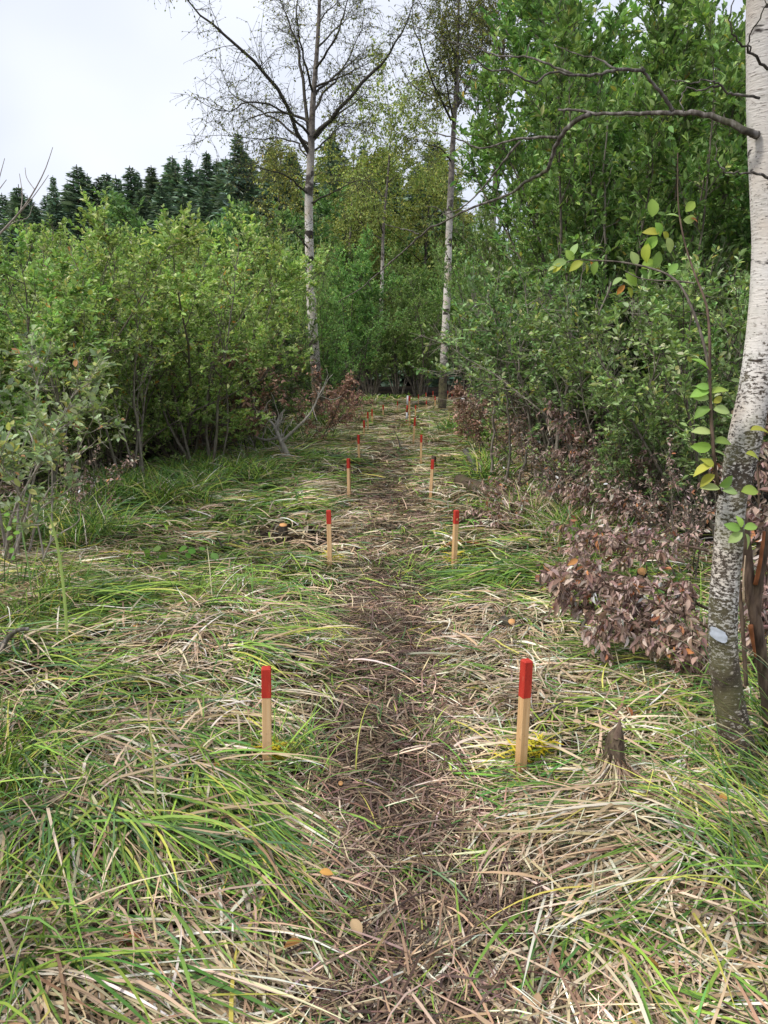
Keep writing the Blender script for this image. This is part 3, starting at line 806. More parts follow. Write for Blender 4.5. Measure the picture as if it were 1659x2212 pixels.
# the thick willow scrub along one side of the clearing
for key, u, d, vt, rz, sq, lab in [
    ('willow_b', 60, 9.2, 470, .3, 1.05, 'yellow-green willow bush behind the pale twiggy bush, at the scrub edge'),
    ('willow_a', 225, 10.8, 505, 1.3, 1.0, 'dense willow bush with a round top, first but one from the clearing edge'),
    ('willow_c', 390, 12.0, 472, 2.2, 1.0, 'willow bush with upright shoots poking above the scrub top'),
    ('willow_b', 440, 14.0, 502, 3.6, .9, 'willow bush with bare dark stems beside the pale dead brushwood'),
    ('willow_a', 520, 17.5, 530, 4.4, .72, 'willow bush just before the white trunk of the tall branching birch'),
    ('willow_c', -110, 8.4, 480, 5.1, 1.1, 'willow bush at the outer edge of the scrub, cut by the picture edge'),
    ('willow_b', 130, 14.0, 500, .9, 1.1, 'willow bush in the second row behind the yellow-green one'),
    ('willow_c', 310, 15.5, 495, 3.0, 1.1, 'willow bush in the second row under the spruce tips'),
    ('willow_a', 590, 20.3, 535, 5.6, .55, 'willow bush in the back row left of the tall birch trunk'),
    ('willow_b', 560, 24.0, 560, 2.7, 1.0, 'small far willow bush seen beside the birch trunk'),
    ('willow_c', -40, 13.5, 500, 1.9, 1.1, 'willow bush in the second row at the outer edge of the scrub'),
]:
    p = base(u, d)
    top = at(u, vt, d)[2]
    plant(key, 'willow_bush', lab, 'bush', p, top - p[2], rz, 'willow bushes lining the clearing', sq)

proto('sparse', seed=104, H=2.9, tilt=34, nstem=5, nsub=8, ntwig=6, per=10, lsize=.072, lwidth=.46, pal=WIL, wts=[4, 3, 4, 1, 1, .5], bare=.42, twig=.26, stem_r=.022, sublen=.32, barkm='bark_mid')
for u, d, h, rz, lab in [(290, 9.6, 2.6, .4, 'thin willow with crooked grey stems and yellowing leaves before the scrub'), (450, 11.2, 2.9, 2.0, 'thin willow with bare lower stems at the front corner of the scrub'), (130, 8.6, 2.3, 4.0, 'thin willow between the scrub and the pale twiggy bush')]:
    plant('sparse', 'willow_bush', lab, 'bush', base(u, d, 1000), h, rz, 'willow bushes lining the clearing')

# bushes round the far end of the path
for key, u, d, vt, rz, sq, lab in [
    ('lime_a', 700, 25, 600, .4, 1.0, 'light green bush right behind the tall branching birch'),
    ('alder_b', 765, 29, 500, 1.4, .9, 'dark leaning thicket of mossy stems at the far end of the path'),
    ('lime_a', 860, 41, 520, 2.4, 1.1, 'light green bush closing the path at its far end'),
    ('alder_a', 915, 39, 560, 3.4, 1.0, 'dark bush between the far thin birch and the straight birch'),
    ('alder_b', 1020, 34, 540, 4.2, 1.0, 'dark bush in the shade behind the straight birch trunk'),
    ('alder_a', 800, 44, 500, 5.0, 1.3, 'dark bush in the gloom past the last stakes'),
    ('alder_b', 1080, 27, 520, .7, 1.1, 'shaded bush behind the far stakes at the bend'),
    ('alder_a', 650, 30, 560, 2.0, 1.0, 'dark bush behind the willow scrub and the tall birch'),
    ('lime_a', 905, 37, 580, 3.1, 1.2, 'light green bush filling the end of the path beside the straight birch'),
    ('lime_a', 800, 37, 600, 1.6, 1.1, 'light green bush filling the end of the path beside the pale far birch'),
    ('wood_a', 900, 52, 470, .5, 1.1, 'shady wood tree over the far end of the path'),
    ('wood_a', 1010, 46, 440, 1.5, 1.0, 'shady wood tree behind the straight birch'),
    ('wood_a', 770, 55, 460, 2.5, 1.1, 'shady wood tree behind the dark leaning thicket'),
    ('wood_a', 470, 42, 400, 3.5, 1.0, 'rounded dull green tree between the scrub and the spruces'),
    ('wood_a', 335, 48, 432, 4.5, 1.0, 'low rounded green tree in front of the spruce row'),
    ('wood_a', 560, 38, 385, 5.5, .9, 'green tree behind the olive twigs of the tall birch'),
    ('wood_a', 225, 50, 462, .1, 1.1, 'bluish green low tree below the twin spruce tips'),
    ('wood_a', 660, 50, 400, 1.1, 1.0, 'green tree hidden partly by the tall birch trunk'),
]:
    p = base(u, d)
    top = at(u, vt, d)[2]
    plant(key, 'thicket_bush' if key != 'wood_a' else 'broadleaf_tree', lab, 'bush' if key != 'wood_a' else 'tree', p, top - p[2], rz, None, sq)

# the tall green bushes on the birch side of the path
for key, u, d, vt, rz, sq, lab in [
    ('lime_a', 1110, 17.5, 320, .2, .62, 'tall light green willow beside the straight birch trunk'),
    ('lime_a', 1045, 23, 400, 2.2, .6, 'light green willow further along, touching the straight birch'),
    ('lime_a', 1190, 13.8, 340, 1.2, .7, 'light green willow with slender grey stems above the mossy log'),
    ('alder_a', 1270, 10.2, -40, .6, .85, 'tall dark green bush under the long bare birch branch'),
    ('alder_b', 1420, 9.2, -60, 1.9, .85, 'tall dark green bush with fine upright shoots next to the near birch'),
    ('alder_a', 1570, 10.5, -60, 3.1, .9, 'dark green bush right behind the white upper trunk'),
    ('alder_b', 1262, 13.8, 10, 4.0, .75, 'tall green bush whose top stands against the sky gap'),
    ('alder_b', 1720, 8.6, 100, 5.2, .9, 'dark green bush past the near birch at the picture edge'),
    ('alder_a', 1340, 15, -80, 4.6, 1.1, 'deep shaded bush in the second row behind the bare branch'),
    ('alder_b', 1530, 16, -100, 2.9, 1.1, 'deep shaded bush in the second row behind the near birch'),
    ('alder_a', 1240, 19, 60, 1.0, 1.0, 'shaded bush in the third row behind the light green willow'),
    ('alder_b', 1650, 14, -60, .3, 1.1, 'deep shaded bush in the second row at the picture edge'),
]:
    p = base(u, d)
    top = at(u, vt, d)[2]
    plant(key, 'alder_bush' if key[0] == 'a' else 'willow_bush', lab, 'bush', p, top - p[2], rz, None, sq)

for key, u, d, h, rz, lab in [
    ('under_a', 1195, 11.8, 3.0, .3, 'low grey-green bush with thin pale stems beside the mossy log'),
    ('under_b', 1265, 10.2, 3.1, 1.3, 'low grey-green bush with leaning stems above the dry brown heap'),
    ('under_c', 1235, 8.9, 3.0, 2.3, 'grey-green bush with fanning grey stems behind the cut stump'),
    ('under_c', 1350, 7.6, 2.7, 3.3, 'grey-green bush under the arching big-leaved shoot'),
    ('under_a', 1480, 6.9, 2.4, 4.3, 'low dark bush between the near birch and the dry brown leaves'),
    ('under_b', 1600, 6.2, 2.2, 5.3, 'low bush half hidden behind the curved birch trunk'),
    ('under_a', 1130, 14.0, 2.0, 1.7, 'low bush at the foot of the light green willow'),
    ('under_b', 1420, 8.6, 2.6, .9, 'low shaded bush under the tall dark green bush'),
    ('under_a', 1415, 6.5, 1.5, 2.9, 'small grey-green bush rising out of the withered brown boughs'),
    ('under_b', 1320, 7.1, 1.2, .5, 'knee-high bush at the back of the orange-topped cut stump'),
]:
    p = base(u, d, 1000)
    plant(key, 'understory_bush', lab, 'bush', p, h, rz, 'low bushes under the tall ones')

for u, d, h, rz, lab in [
    (692, 16.2, 1.45, .2, 'withered brown-leaved bush at the foot of the tall branching birch'),
    (740, 19.5, 1.0, 1.2, 'low withered brush with red-brown leaves beyond the tall birch'),
    (1010, 16.5, 1.1, 2.2, 'withered red-brown brush beside the far stakes near the straight birch'),
    (1060, 13.0, 1.3, 3.2, 'withered brown brush at the foot of the light green willow'),
    (1150, 11.0, 1.5, .7, 'withered rusty leaves among the fanning grey stems'),
    (1290, 9.3, 1.5, 2.7, 'withered brown leaves low behind the fanning grey stems'),
    (1400, 8.0, 1.3, 1.0, 'withered brown leaves in the shade above the felled boughs'),
    (1210, 8.2, .9, 1.9, 'withered purple-brown leaves at the fan of grey stems'),
    (1300, 7.3, .9, 3.9, 'withered purple-brown leaves behind the orange-topped stump'),
    (1440, 6.3, 1.0, 5.4, 'withered purple-brown leaves beside the curved birch trunk'),
    (1520, 5.4, 1.0, .8, 'withered purple-brown leaves just behind the near birch'),
    (1380, 7.0, 1.1, 2.0, 'withered purple-brown leaves under the small grey-green bush'),
    (150, 7.2, .9, 4.2, 'withered brown brush under the pale twiggy bush'),
    (540, 13.2, 1.9, 5.2, 'withered brown twigs hanging inside the willow scrub'),
]:
    p = base(u, d, 950)
    plant('dry_b' if d > 12.5 else 'dry_a', 'withered_bush', lab, 'dead bush', p, h, rz, 'withered bushes by the path')

for i, (u, d, h) in enumerate([(-60, 10.5, 2.0), (60, 11.5, 2.0), (170, 12.3, 2.1), (270, 13, 2.1), (360, 13.8, 2.2), (440, 15.2, 2.3), (520, 16.5, 2.3), (560, 19, 2.3), (610, 27, 2.4), (90, 16, 2.4), (250, 18, 2.4), (400, 20, 2.4), (-150, 12, 2.2), (690, 28, 2.6), (500, 21, 2.4), (330, 16.5, 2.2)]):
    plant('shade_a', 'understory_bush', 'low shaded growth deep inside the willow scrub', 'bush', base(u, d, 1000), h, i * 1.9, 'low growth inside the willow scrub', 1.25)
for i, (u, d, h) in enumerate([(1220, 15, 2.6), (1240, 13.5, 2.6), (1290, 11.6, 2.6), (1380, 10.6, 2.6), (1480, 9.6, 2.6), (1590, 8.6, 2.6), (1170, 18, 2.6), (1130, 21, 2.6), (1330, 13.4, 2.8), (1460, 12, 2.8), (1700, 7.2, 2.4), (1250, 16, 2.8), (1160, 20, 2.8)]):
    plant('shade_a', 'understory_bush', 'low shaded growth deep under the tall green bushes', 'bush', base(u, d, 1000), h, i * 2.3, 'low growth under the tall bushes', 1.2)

# ---------------------------------------------------------------- birches
def birch(name, label, trunk, limbs, seed, mat, pal, wts, lsize, per, nauto, autolen, twigs, twl, foot_r=None, sides=12, t_lo=.45, droop=-.25, limb_sides=6, origin=None, two_level=True):
    """trunk: rows x,y,z,r ; limbs: list of (points, r0)"""
    rng = np.random.default_rng(seed)
    trunk = np.asarray(trunk, float)
    o0 = trunk[0, :3].copy()
    root = empty(name, o0, label, 'tree')
    T = smooth_path(trunk, 60)
    T[:, :3] -= o0
    mb = MB(); tube(mb, T[:, :3], T[:, 3], sides, lump=.03, rng=rng)
    link('trunk', mb.build('trunk', M[mat]), root)
    allL = []
    for pts, r0 in limbs:
        P = smooth_path(np.asarray(pts, float) - o0, 14)
        P[1:] += rng.normal(0, .02 * np.linalg.norm(P[-1] - P[0]) / 3, P[1:].shape)
        allL.append((P, r0))
    for k in range(nauto):
        t = t_lo + (1 - t_lo) * (k + rng.random()) / nauto
        i = min(int(t * 59), 58); p = T[i, :3]; r_ = T[i, 3]
        az = rng.uniform(0, 2 * math.pi); el = rng.uniform(.3, .9)
        L = autolen * (1.25 - .8 * t) * rng.uniform(.7, 1.2)
        allL.append((wander(rng, p, (math.cos(az) * math.cos(el), math.sin(az) * math.cos(el), math.sin(el)), L, 9, .12, .03), min(r_ * .5, .05)))
    segs = []
    for P, r0 in allL:
        mb = MB()
        tube(mb, P, r0 * np.linspace(1, .14, len(P)), limb_sides)
        L = np.linalg.norm(P[-1] - P[0])
        for q in range(int(twigs * L) + 2):
            t = .15 + .85 * rng.random()
            p, tg = interp(P, min(t, .99))
            d = nrm(tg * .6 + rng.normal(0, .6, 3) + np.array([0, 0, .15]))
            l2 = twl * rng.uniform(.5, 1.3) * (1.3 - .6 * t)
            W = wander(rng, p, d, l2, 4, .22, droop * .3)
            tube(mb, W, np.linspace(max(.006, r0 * .16), .003, 5), 3)
            for z in range(6):
                p3, t3 = interp(W, rng.uniform(.15, .99))
                d3 = nrm(t3 * .5 + rng.normal(0, .5, 3) + np.array([0, 0, droop]))
                l3 = twl * .5 * rng.uniform(.5, 1.2)
                e3 = p3 + d3 * l3
                tube(mb, np.array([p3, e3]), np.array([.0045, .0025]), 3)
                segs.append((p3, e3))
        link('limb', mb.build('limb', M['bark_dark']), root)
    lv = leaves_on(rng, segs, per, lsize, .62, pal, wts, .8, -.5)
    V, Q, c = leaf_arrays(*lv)
    link('foliage', mesh('foliage', V, Q, None, c, M['leaf'], False), root, 'stuff')
    return root

def poly(uvd, r0=None):
    return [at(u, v, d) for u, v, d in uvd]
OLI = [(.32, .32, .10), (.22, .24, .085), (.45, .40, .12), (.15, .165, .065), (.55, .36, .08)]
OLI_W = [4, 4, 2, 2, .4]
D = 21.5
tr = []
for u, v, r in [(692, 935, .21), (688, 880, .185), (682, 800, .165), (672, 650, .15), (668, 520, .135), (667, 430, .125), (671, 350, .115), (673, 290, .10), (676, 220, .085), (684, 120, .065), (690, 0, .05), (688, -120, .035), (690, -260, .015)]:
    p = at(u, v, D); tr.append([*p, r * .86])
tr[0][2] = gh(tr[0][0], tr[0][1]) - .1
limbs = [
    (poly([(667, 330, D), (645, 290, D - .3), (605, 200, D - .8), (560, 145, D - 1.2), (500, 90, D - 1.5), (450, 45, D - 1.8), (398, 0, D - 2), (350, -60, D - 2.2)]), .065),
    (poly([(672, 320, D), (655, 200, D + .5), (645, 100, D + .8), (620, 50, D + 1), (600, -40, D + 1.2)]), .055),
    (poly([(673, 300, D), (712, 262, D - .3), (750, 222, D - .6), (800, 162, D - .8), (830, 132, D - 1), (858, 85, D - 1.2), (880, 40, D - 1.3), (905, -40, D - 1.5)]), .06),
    (poly([(667, 290, D), (640, 262, D - .6), (600, 235, D - 1.2), (540, 220, D - 1.8), (515, 230, D - 2), (480, 242, D - 2.2), (415, 210, D - 2.4)]), .035),
    (poly([(672, 260, D), (700, 200, D + .8), (740, 150, D + 1.4), (770, 90, D + 1.8), (790, 10, D + 2.2)]), .04),
    (poly([(667, 340, D), (640, 310, D + .4), (600, 300, D + .8), (520, 297, D + 1.2), (400, 292, D + 1.6)]), .028),
    (poly([(667, 420, D), (620, 380, D - .8), (570, 365, D - 1.4), (500, 362, D - 1.9)]), .03),
    (poly([(669, 440, D), (720, 415, D - .6), (760, 395, D - 1), (800, 380, D - 1.5)]), .028),
    (poly([(668, 540, D), (640, 505, D - .6), (610, 490, D - 1), (570, 450, D - 1.6)]), .025),
    (poly([(672, 330, D), (710, 300, D + .8), (740, 270, D + 1.5), (800, 265, D + 2)]), .03),
    (poly([(676, 200, D), (655, 120, D - .8), (640, 40, D - 1.2), (650, -60, D - 1.4)]), .035),
    (poly([(680, 150, D), (720, 90, D - .8), (745, 20, D - 1.2), (765, -70, D - 1.4)]), .035),
    (poly([(665, 310, D), (600, 262, D + .6), (560, 240, D + 1), (500, 200, D + 1.3), (470, 130, D + 1.6)]), .035),
]
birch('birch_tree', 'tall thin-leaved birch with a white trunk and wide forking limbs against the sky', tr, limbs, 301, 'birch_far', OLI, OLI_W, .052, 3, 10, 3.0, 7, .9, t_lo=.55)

D = 26.5
tr = []
for u, v, r in [(953, 915, .20), (955, 880, .175), (958, 800, .16), (965, 650, .145), (970, 500, .125), (975, 380, .11), (980, 280, .09), (986, 180, .07), (990, 60, .05), (992, -60, .03), (990, -160, .012)]:
    p = at(u, v, D); tr.append([*p, r * .86])
tr[0][2] = gh(tr[0][0], tr[0][1]) - .1
limbs = [
    (poly([(975, 260, D), (945, 200, D - .6), (915, 120, D - 1), (895, 60, D - 1.3), (890, 0, D - 1.5)]), .04),
    (poly([(980, 240, D), (1010, 180, D + .5), (1035, 110, D + .9), (1050, 40, D + 1.2)]), .04),
    (poly([(975, 350, D), (950, 320, D - .6), (915, 310, D - 1), (870, 300, D - 1.4)]), .03),
    (poly([(985, 180, D), (960, 100, D + .8), (950, 20, D + 1.2)]), .035),
]
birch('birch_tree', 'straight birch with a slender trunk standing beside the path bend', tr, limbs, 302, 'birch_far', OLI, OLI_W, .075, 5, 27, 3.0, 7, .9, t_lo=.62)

D = 30.0
tr = []
for u, v, r in [(1052, 860, .16), (1060, 600, .13), (1075, 300, .10), (1085, 150, .07), (1090, 20, .045), (1092, -100, .015)]:
    p = at(u, v, D); tr.append([*p, r * .86])
tr[0][2] = gh(tr[0][0], tr[0][1]) - .1
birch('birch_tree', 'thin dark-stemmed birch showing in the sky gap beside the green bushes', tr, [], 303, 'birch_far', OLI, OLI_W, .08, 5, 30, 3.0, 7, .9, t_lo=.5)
D = 38.0
tr = []
for u, v, r in [(812, 850, .13), (815, 780, .12), (824, 640, .10), (828, 500, .075), (838, 380, .05), (845, 280, .03), (850, 230, .012)]:
    p = at(u, v, D); tr.append([*p, r * .86])
tr[0][2] = gh(tr[0][0], tr[0][1]) - .1
YOL = [(.42, .50, .15), (.34, .42, .13), (.54, .54, .15), (.22, .30, .09)]
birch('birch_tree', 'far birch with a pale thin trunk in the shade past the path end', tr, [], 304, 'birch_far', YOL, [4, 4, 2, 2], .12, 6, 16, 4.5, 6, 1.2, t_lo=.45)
for i, (u, d, vt, lab) in enumerate([(740, 44, 330, 'olive-yellow birch crown behind the tall branching birch'), (900, 46, 345, 'olive-yellow birch crown between the two white trunks'), (590, 50, 365, 'brownish olive birch in front of the tall spruces')]):
    b = base(u, d); tp = at(u, vt, d)[2]
    tr = [[b[0] + (vt * 0 + .15 * k), b[1], b[2] + (tp - b[2]) * k / 5, .16 * (1 - k / 5.4)] for k in range(6)]
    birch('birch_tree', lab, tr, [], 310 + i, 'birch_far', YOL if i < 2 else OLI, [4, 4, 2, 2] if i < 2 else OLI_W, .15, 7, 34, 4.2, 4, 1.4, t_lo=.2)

# ---------------------------------------------------------------- spruces
SPR = [(.21, .30, .20), (.16, .235, .165), (.26, .35, .235), (.30, .38, .21)]  # needle colours lightened to stand in for distant haze
def spruce_proto(seed, H=22.0, R=4.4):
    rng = np.random.default_rng(seed)
    mb = MB()
    tube(mb, [(0, 0, -.3), (.05, 0, H * .5), (0, .05, H)], [.26, .15, .02], 7)
    pos, dr, up, sz, wd = [], [], [], [], []
    z = H * .06
    while z < H * .985:
        f = z / H
        r = R * (1 - f) ** 1.0 * rng.uniform(.55, 1.15) + .05
        nb = rng.integers(7, 10)
        a0 = rng.uniform(0, 6.28)
        for b in range(nb):
            az = a0 + b / nb * 6.283 + rng.normal(0, .15)
            rb = r * rng.uniform(.65, 1.15)
            tilt = .6 * f - .38 + rng.normal(0, .16)
            dv = np.array([math.cos(az), math.sin(az), tilt])
            k = max(2, int(rb / .45))
            for q in range(k):
                t = (q + rng.random() * .7 + .15) / k
                p = dv * rb * t + np.array([0, 0, z - .15 * rb * t * t])
                for sgn in (-1, 1):
                    sd_ = np.array([-math.sin(az), math.cos(az), -.45]) * sgn
                    pos.append(p); dr.append(dv * .8 + sd_ * .75 + rng.normal(0, .15, 3)); up.append(rng.normal(0, .7, 3) + np.array([0, 0, 1.]))
                    sz.append(min(.95 - .4 * t, .16 + .42 * rb) * rng.uniform(.7, 1.4)); wd.append(rng.uniform(.32, .5))
            pos.append(dv * rb * .72 + np.array([0, 0, z - .1 * rb])); dr.append(dv + rng.normal(0, .1, 3)); up.append(np.array([0, 0, 1.])); sz.append(rb * .34 + .10); wd.append(.4)
        z += (.17 + .010 * H * (1 - f)) * rng.uniform(.7, 1.3)
    pos, dr, up, sz, wd = map(np.array, (pos, dr, up, sz, wd))
    V, Q, c = leaf_arrays(pos, dr, up, sz, wd, pick(rng, SPR, [3, 3, 2, 1], len(pos), .2), .1, .25)
    return mb.build('trunk', M['bark_spruce']), mesh('crown', V, Q, None, c, M['needle'], False), H
SPRUCE = [spruce_proto(401), spruce_proto(402, 22, 3.8), spruce_proto(403, 22, 5.2)]
_sp = [(-45, 96, 445, 'spruce at the outer end of the far skyline'), (5, 98, 428, 'first pointed spruce of the low end of the skyline'), (48, 97, 420, 'short spruce beside the first pointed one'), (78, 92, 398, 'slim pointed spruce standing before the twin tips'),
       (128, 92, 374, 'broad bluish spruce with a pointed tip, lower of the two tall ones'), (197, 88, 355, 'bluish spruce with the sharpest tip on the low skyline'), (238, 90, 384, 'spruce tucked under the sharpest tip'), (263, 92, 374, 'narrow spruce with a thin spike'),
       (312, 86, 361, 'wide spruce where the skyline starts to climb'), (343, 88, 372, 'short spruce beside the wide one'), (368, 84, 344, 'spruce on the climbing skyline with twin leaders'), (397, 84, 338, 'spruce just before the hanging birch twigs'),
       (432, 80, 328, 'spruce behind the tips of the drooping birch twigs'), (462, 78, 322, 'dark spruce among the drooping birch twigs'), (492, 76, 330, 'dark spruce lower than the crowned one'), (525, 72, 282, 'tall ragged spruce with a tufted crown behind the birch limbs'),
       (562, 74, 318, 'dark spruce between the ragged one and the birch trunk'), (600, 70, 298, 'tall dark spruce close beside the birch trunk'), (640, 72, 310, 'dark spruce showing past the birch trunk'), (705, 70, 300, 'dark spruce just past the branching birch'),
       (750, 74, 290, 'spruce tip among the olive birch crowns'), (800, 76, 300, 'spruce behind the olive birch crowns'), (850, 78, 310, 'spruce far behind the pale thin birch'), (905, 76, 300, 'spruce behind the straight birch crown'), (960, 74, 300, 'spruce hidden behind the straight birch')]
for i, (u, d, vt, lab) in enumerate(_sp):
    b = base(u, d); tp = at(u, vt, d)[2]
    trk, crn, H = SPRUCE[i % 3]
    r = empty('spruce_tree', b, lab, 'tree', 'spruces on the far skyline', i * 1.7, 1)
    r.rotation_euler = (.05 * math.sin(i * 3.1), .05 * math.cos(i * 4.7), i * 1.7)
    s = (tp - b[2]) / H
    q_ = 1.7 + .5 * math.sin(i * 2.9)
    r.scale = (s * q_, s * q_, s)
    link('trunk', trk, r); link('crown', crn, r, 'stuff')
for i in range(20):
    u = -60 + i * 33 + 11 * math.sin(i * 5.1); d = 100 - i * 1.2; vt = np.interp(u, [-60, 200, 450, 600], [440, 372, 340, 312]) + 14 + 12 * math.sin(i * 7.7)
    b = base(u, d); tp = at(u, vt, d)[2]
    trk, crn, H = SPRUCE[(i * 5 + 2) % 3]
    r = empty('spruce_tree', b, 'spruce wedged in between its taller neighbours on the skyline', 'tree', 'spruces wedged in on the skyline', i * 2.9, 1)
    s = (tp - b[2]) / H
    r.scale = (s * 1.9, s * 1.9, s)
    r.rotation_euler = (.04 * math.sin(i * 2.1), .04 * math.cos(i * 3.7), i * 2.9)
    link('trunk', trk, r); link('crown', crn, r, 'stuff')
for i in range(24):
    u = -70 + i * 44
    d = 82 - i * .7; vt = 452 - i * 6 + (i * 37 % 46)
    b = base(u, d); tp = at(u, vt, d)[2]
    trk, crn, H = SPRUCE[(i * 2 + 1) % 3]
    r = empty('spruce_tree', b, 'dark lower spruce in the front row under the spruce skyline', 'tree', 'lower spruces in front of the skyline', i * 2.3, 1)
    s = (tp - b[2]) / H
    r.scale = (s * 2.0, s * 2.0, s)
    link('trunk', trk, r); link('crown', crn, r, 'stuff')

# ---------------------------------------------------------------- the near birch
rng = np.random.default_rng(501)
BD = float(G(1600, 1655)[1])
K = BD / (FPX * .985)
spec = [(1606, 1680, 78), (1602, 1650, 78), (1590, 1600, 84), (1581, 1550, 78), (1568, 1470, 73), (1562, 1400, 71), (1563, 1300, 69), (1572, 1200, 68), (1579, 1100, 66), (1588, 1050, 68),
        (1601, 985, 70), (1613, 930, 72), (1624, 870, 68), (1636, 800, 67), (1648, 700, 66), (1660, 560, 70), (1659, 430, 74), (1656, 300, 78), (1655, 150, 78), (1656, 0, 76), (1662, -200, 72), (1672, -500, 64), (1685, -900, 52), (1690, -1300, 36)]
tr = []
for u, v, wd in spec:
    p = at(u, v, BD + .05 * math.sin(v / 260.0)); tr.append([*p, wd * K * .5 * (.86 if v > 1000 else .93)])
tr = np.array(tr)
tr[0, 2] = gh(tr[0, 0], tr[0, 1]) - .12
org = np.array([tr[1, 0], tr[1, 1], float(gh(tr[1, 0], tr[1, 1]))])
nb = empty('birch_tree', org, 'near birch with a curved speckled trunk turning white above', 'tree')
T = smooth_path(tr, 150); T[:, :3] -= org
mb = MB(); tube(mb, T[:, :3], T[:, 3], 32)
V = mb.v[0].reshape(150, 32, 3)
cen = T[:, None, :3]
rr = 1 + .05 * (fbm(np.arange(150)[:, None] * .14 + 0 * np.arange(32), np.cos(np.arange(32) / 32 * 6.283)[None, :] * 1.5 + np.sin(np.arange(32) / 32 * 6.283)[None, :] + 5, 77, 3) - .5) * 2
flare = 1 + .22 * np.exp(-(np.arange(150) / 7.0))[:, None] * (.7 + .5 * np.sin(np.arange(32) / 32 * 6.283 * 3 + 1)[None, :])
mb.v[0] = (cen + (V - cen) * (rr * flare)[..., None]).reshape(-1, 3)
link('trunk', mb.build('trunk', M['birch_near']), nb)

def limb_parts(parent, name, lines, mat, sides=8, jit=.0, seed=1, mbin=None):
    """lines: list of (uvd points, r0, r1) joined into one branching limb"""
    r_ = np.random.default_rng(seed)
    mb = MB()
    o0 = np.array(parent.location)
    for pts, r0, r1 in lines:
        P = smooth_path(np.array([at(*q) for q in pts]), max(8, len(pts) * 4)) - o0
        P[1:] += r_.normal(0, jit, P[1:].shape)
        tube(mb, P, (r1 + (r0 - r1) * (1 - np.linspace(0, 1, len(P))) ** 1.3) * (1 + .03 * r_.normal(size=len(P))), sides, cap=True)
        L = np.linalg.norm(P[-1] - P[0])
        for _ in range(int(L * 3)):        # short snags
            p, tg = interp(P, r_.uniform(.2, .98))
            q = p + nrm(np.cross(tg, r_.normal(size=3)) + tg * .5) * r_.uniform(.015, .05)
            tube(mb, np.array([p, q]), [r1 * 1.1 + .001, .001], 4)
    return link(name, mb.build(name, M[mat]), parent)

b = BD
limb_parts(nb, 'branch', [
    ([(1635, 292, b), (1612, 284, b - .02), (1570, 262, b), (1520, 248, b + .03), (1455, 243, b + .08), (1380, 245, b + .14), (1300, 245, b + .2), (1250, 240, b + .24), (1205, 236, b + .27)], 0.0141, 0.0042),
    ([(1275, 245, b + .22), (1248, 258, b + .26), (1218, 285, b + .3), (1203, 310, b + .34), (1190, 345, b + .38), (1180, 370, b + .42), (1150, 385, b + .46), (1120, 405, b + .5), (1100, 420, b + .54), (1030, 445, b + .62),
      (970, 472, b + .7), (920, 500, b + .78), (880, 535, b + .86), (850, 562, b + .92), (800, 605, b + 1.0), (770, 630, b + 1.06), (730, 652, b + 1.12)], 0.0104, 0.0024),
    ([(1205, 297, b + .33), (1150, 297, b + .38), (1100, 305, b + .42), (1040, 320, b + .48), (1000, 305, b + .52), (960, 292, b + .55), (925, 283, b + .58)], 0.0059, 0.0021),
    ([(1125, 305, b + .4), (1090, 345, b + .45), (1060, 385, b + .5), (1020, 430, b + .55), (985, 455, b + .6), (950, 465, b + .63)], 0.0052, 0.0021),
    ([(1455, 240, b + .08), (1430, 205, b + .06), (1405, 175, b + .03), (1385, 145, b)], 0.0074, 0.0049),
    ([(1392, 152, b + .01), (1340, 150, b - .05), (1290, 160, b - .08), (1240, 163, b - .1), (1195, 155, b - .1), (1150, 178, b - .12), (1100, 152, b - .14), (1052, 148, b - .16), (1015, 115, b - .18), (980, 88, b - .2)], 0.0059, 0.0021),
    ([(1240, 162, b - .1), (1180, 135, b - .06), (1130, 122, b - .03), (1070, 118, b), (1020, 98, b + .03), (975, 92, b + .05), (900, 55, b + .08)], 0.0044, 0.0017),
    ([(1330, 148, b - .06), (1290, 128, b - .02), (1240, 115, b + .02), (1195, 95, b + .06)], 0.0037, 0.0014),
    ([(905, 505, b + .8), (870, 495, b + .84), (830, 485, b + .88)], 0.0030, 0.0014),
    ([(970, 470, b + .7), (945, 450, b + .72), (920, 445, b + .74)], 0.0030, 0.0014),
], 'bark_dead', 8, .0018, 511)
limb_parts(nb, 'branch', [
    ([(1640, 212, b - .07), (1600, 205, b - .1), (1575, 200, b - .12), (1550, 180, b - .13), (1520, 172, b - .14), (1490, 178, b - .15), (1450, 172, b - .16)], .005, .002),
    ([(1555, 185, b - .13), (1530, 190, b - .12), (1510, 195, b - .11), (1485, 190, b - .1), (1470, 220, b - .1), (1480, 245, b - .1)], .004, .0015)], 'bark_dead', 6, .003, 512)
limb_parts(nb, 'branch', [([(1660, 385, b - .08), (1630, 375, b - .11), (1590, 373, b - .13), (1560, 368, b - .14), (1545, 340, b - .14), (1550, 305, b - .14)], .005, .0015)], 'bark_dead', 6, .003, 513)
limb_parts(nb, 'branch', [([(1659, 150, b - .08), (1620, 110, b - .13), (1590, 85, b - .15), (1575, 40, b - .16), (1590, -30, b - .17)], .005, .0015), ([(1620, 112, b - .13), (1622, 70, b - .15), (1650, 20, b - .17), (1658, -20, b - .18)], .003, .0015)], 'bark_dark', 6, .003, 514)
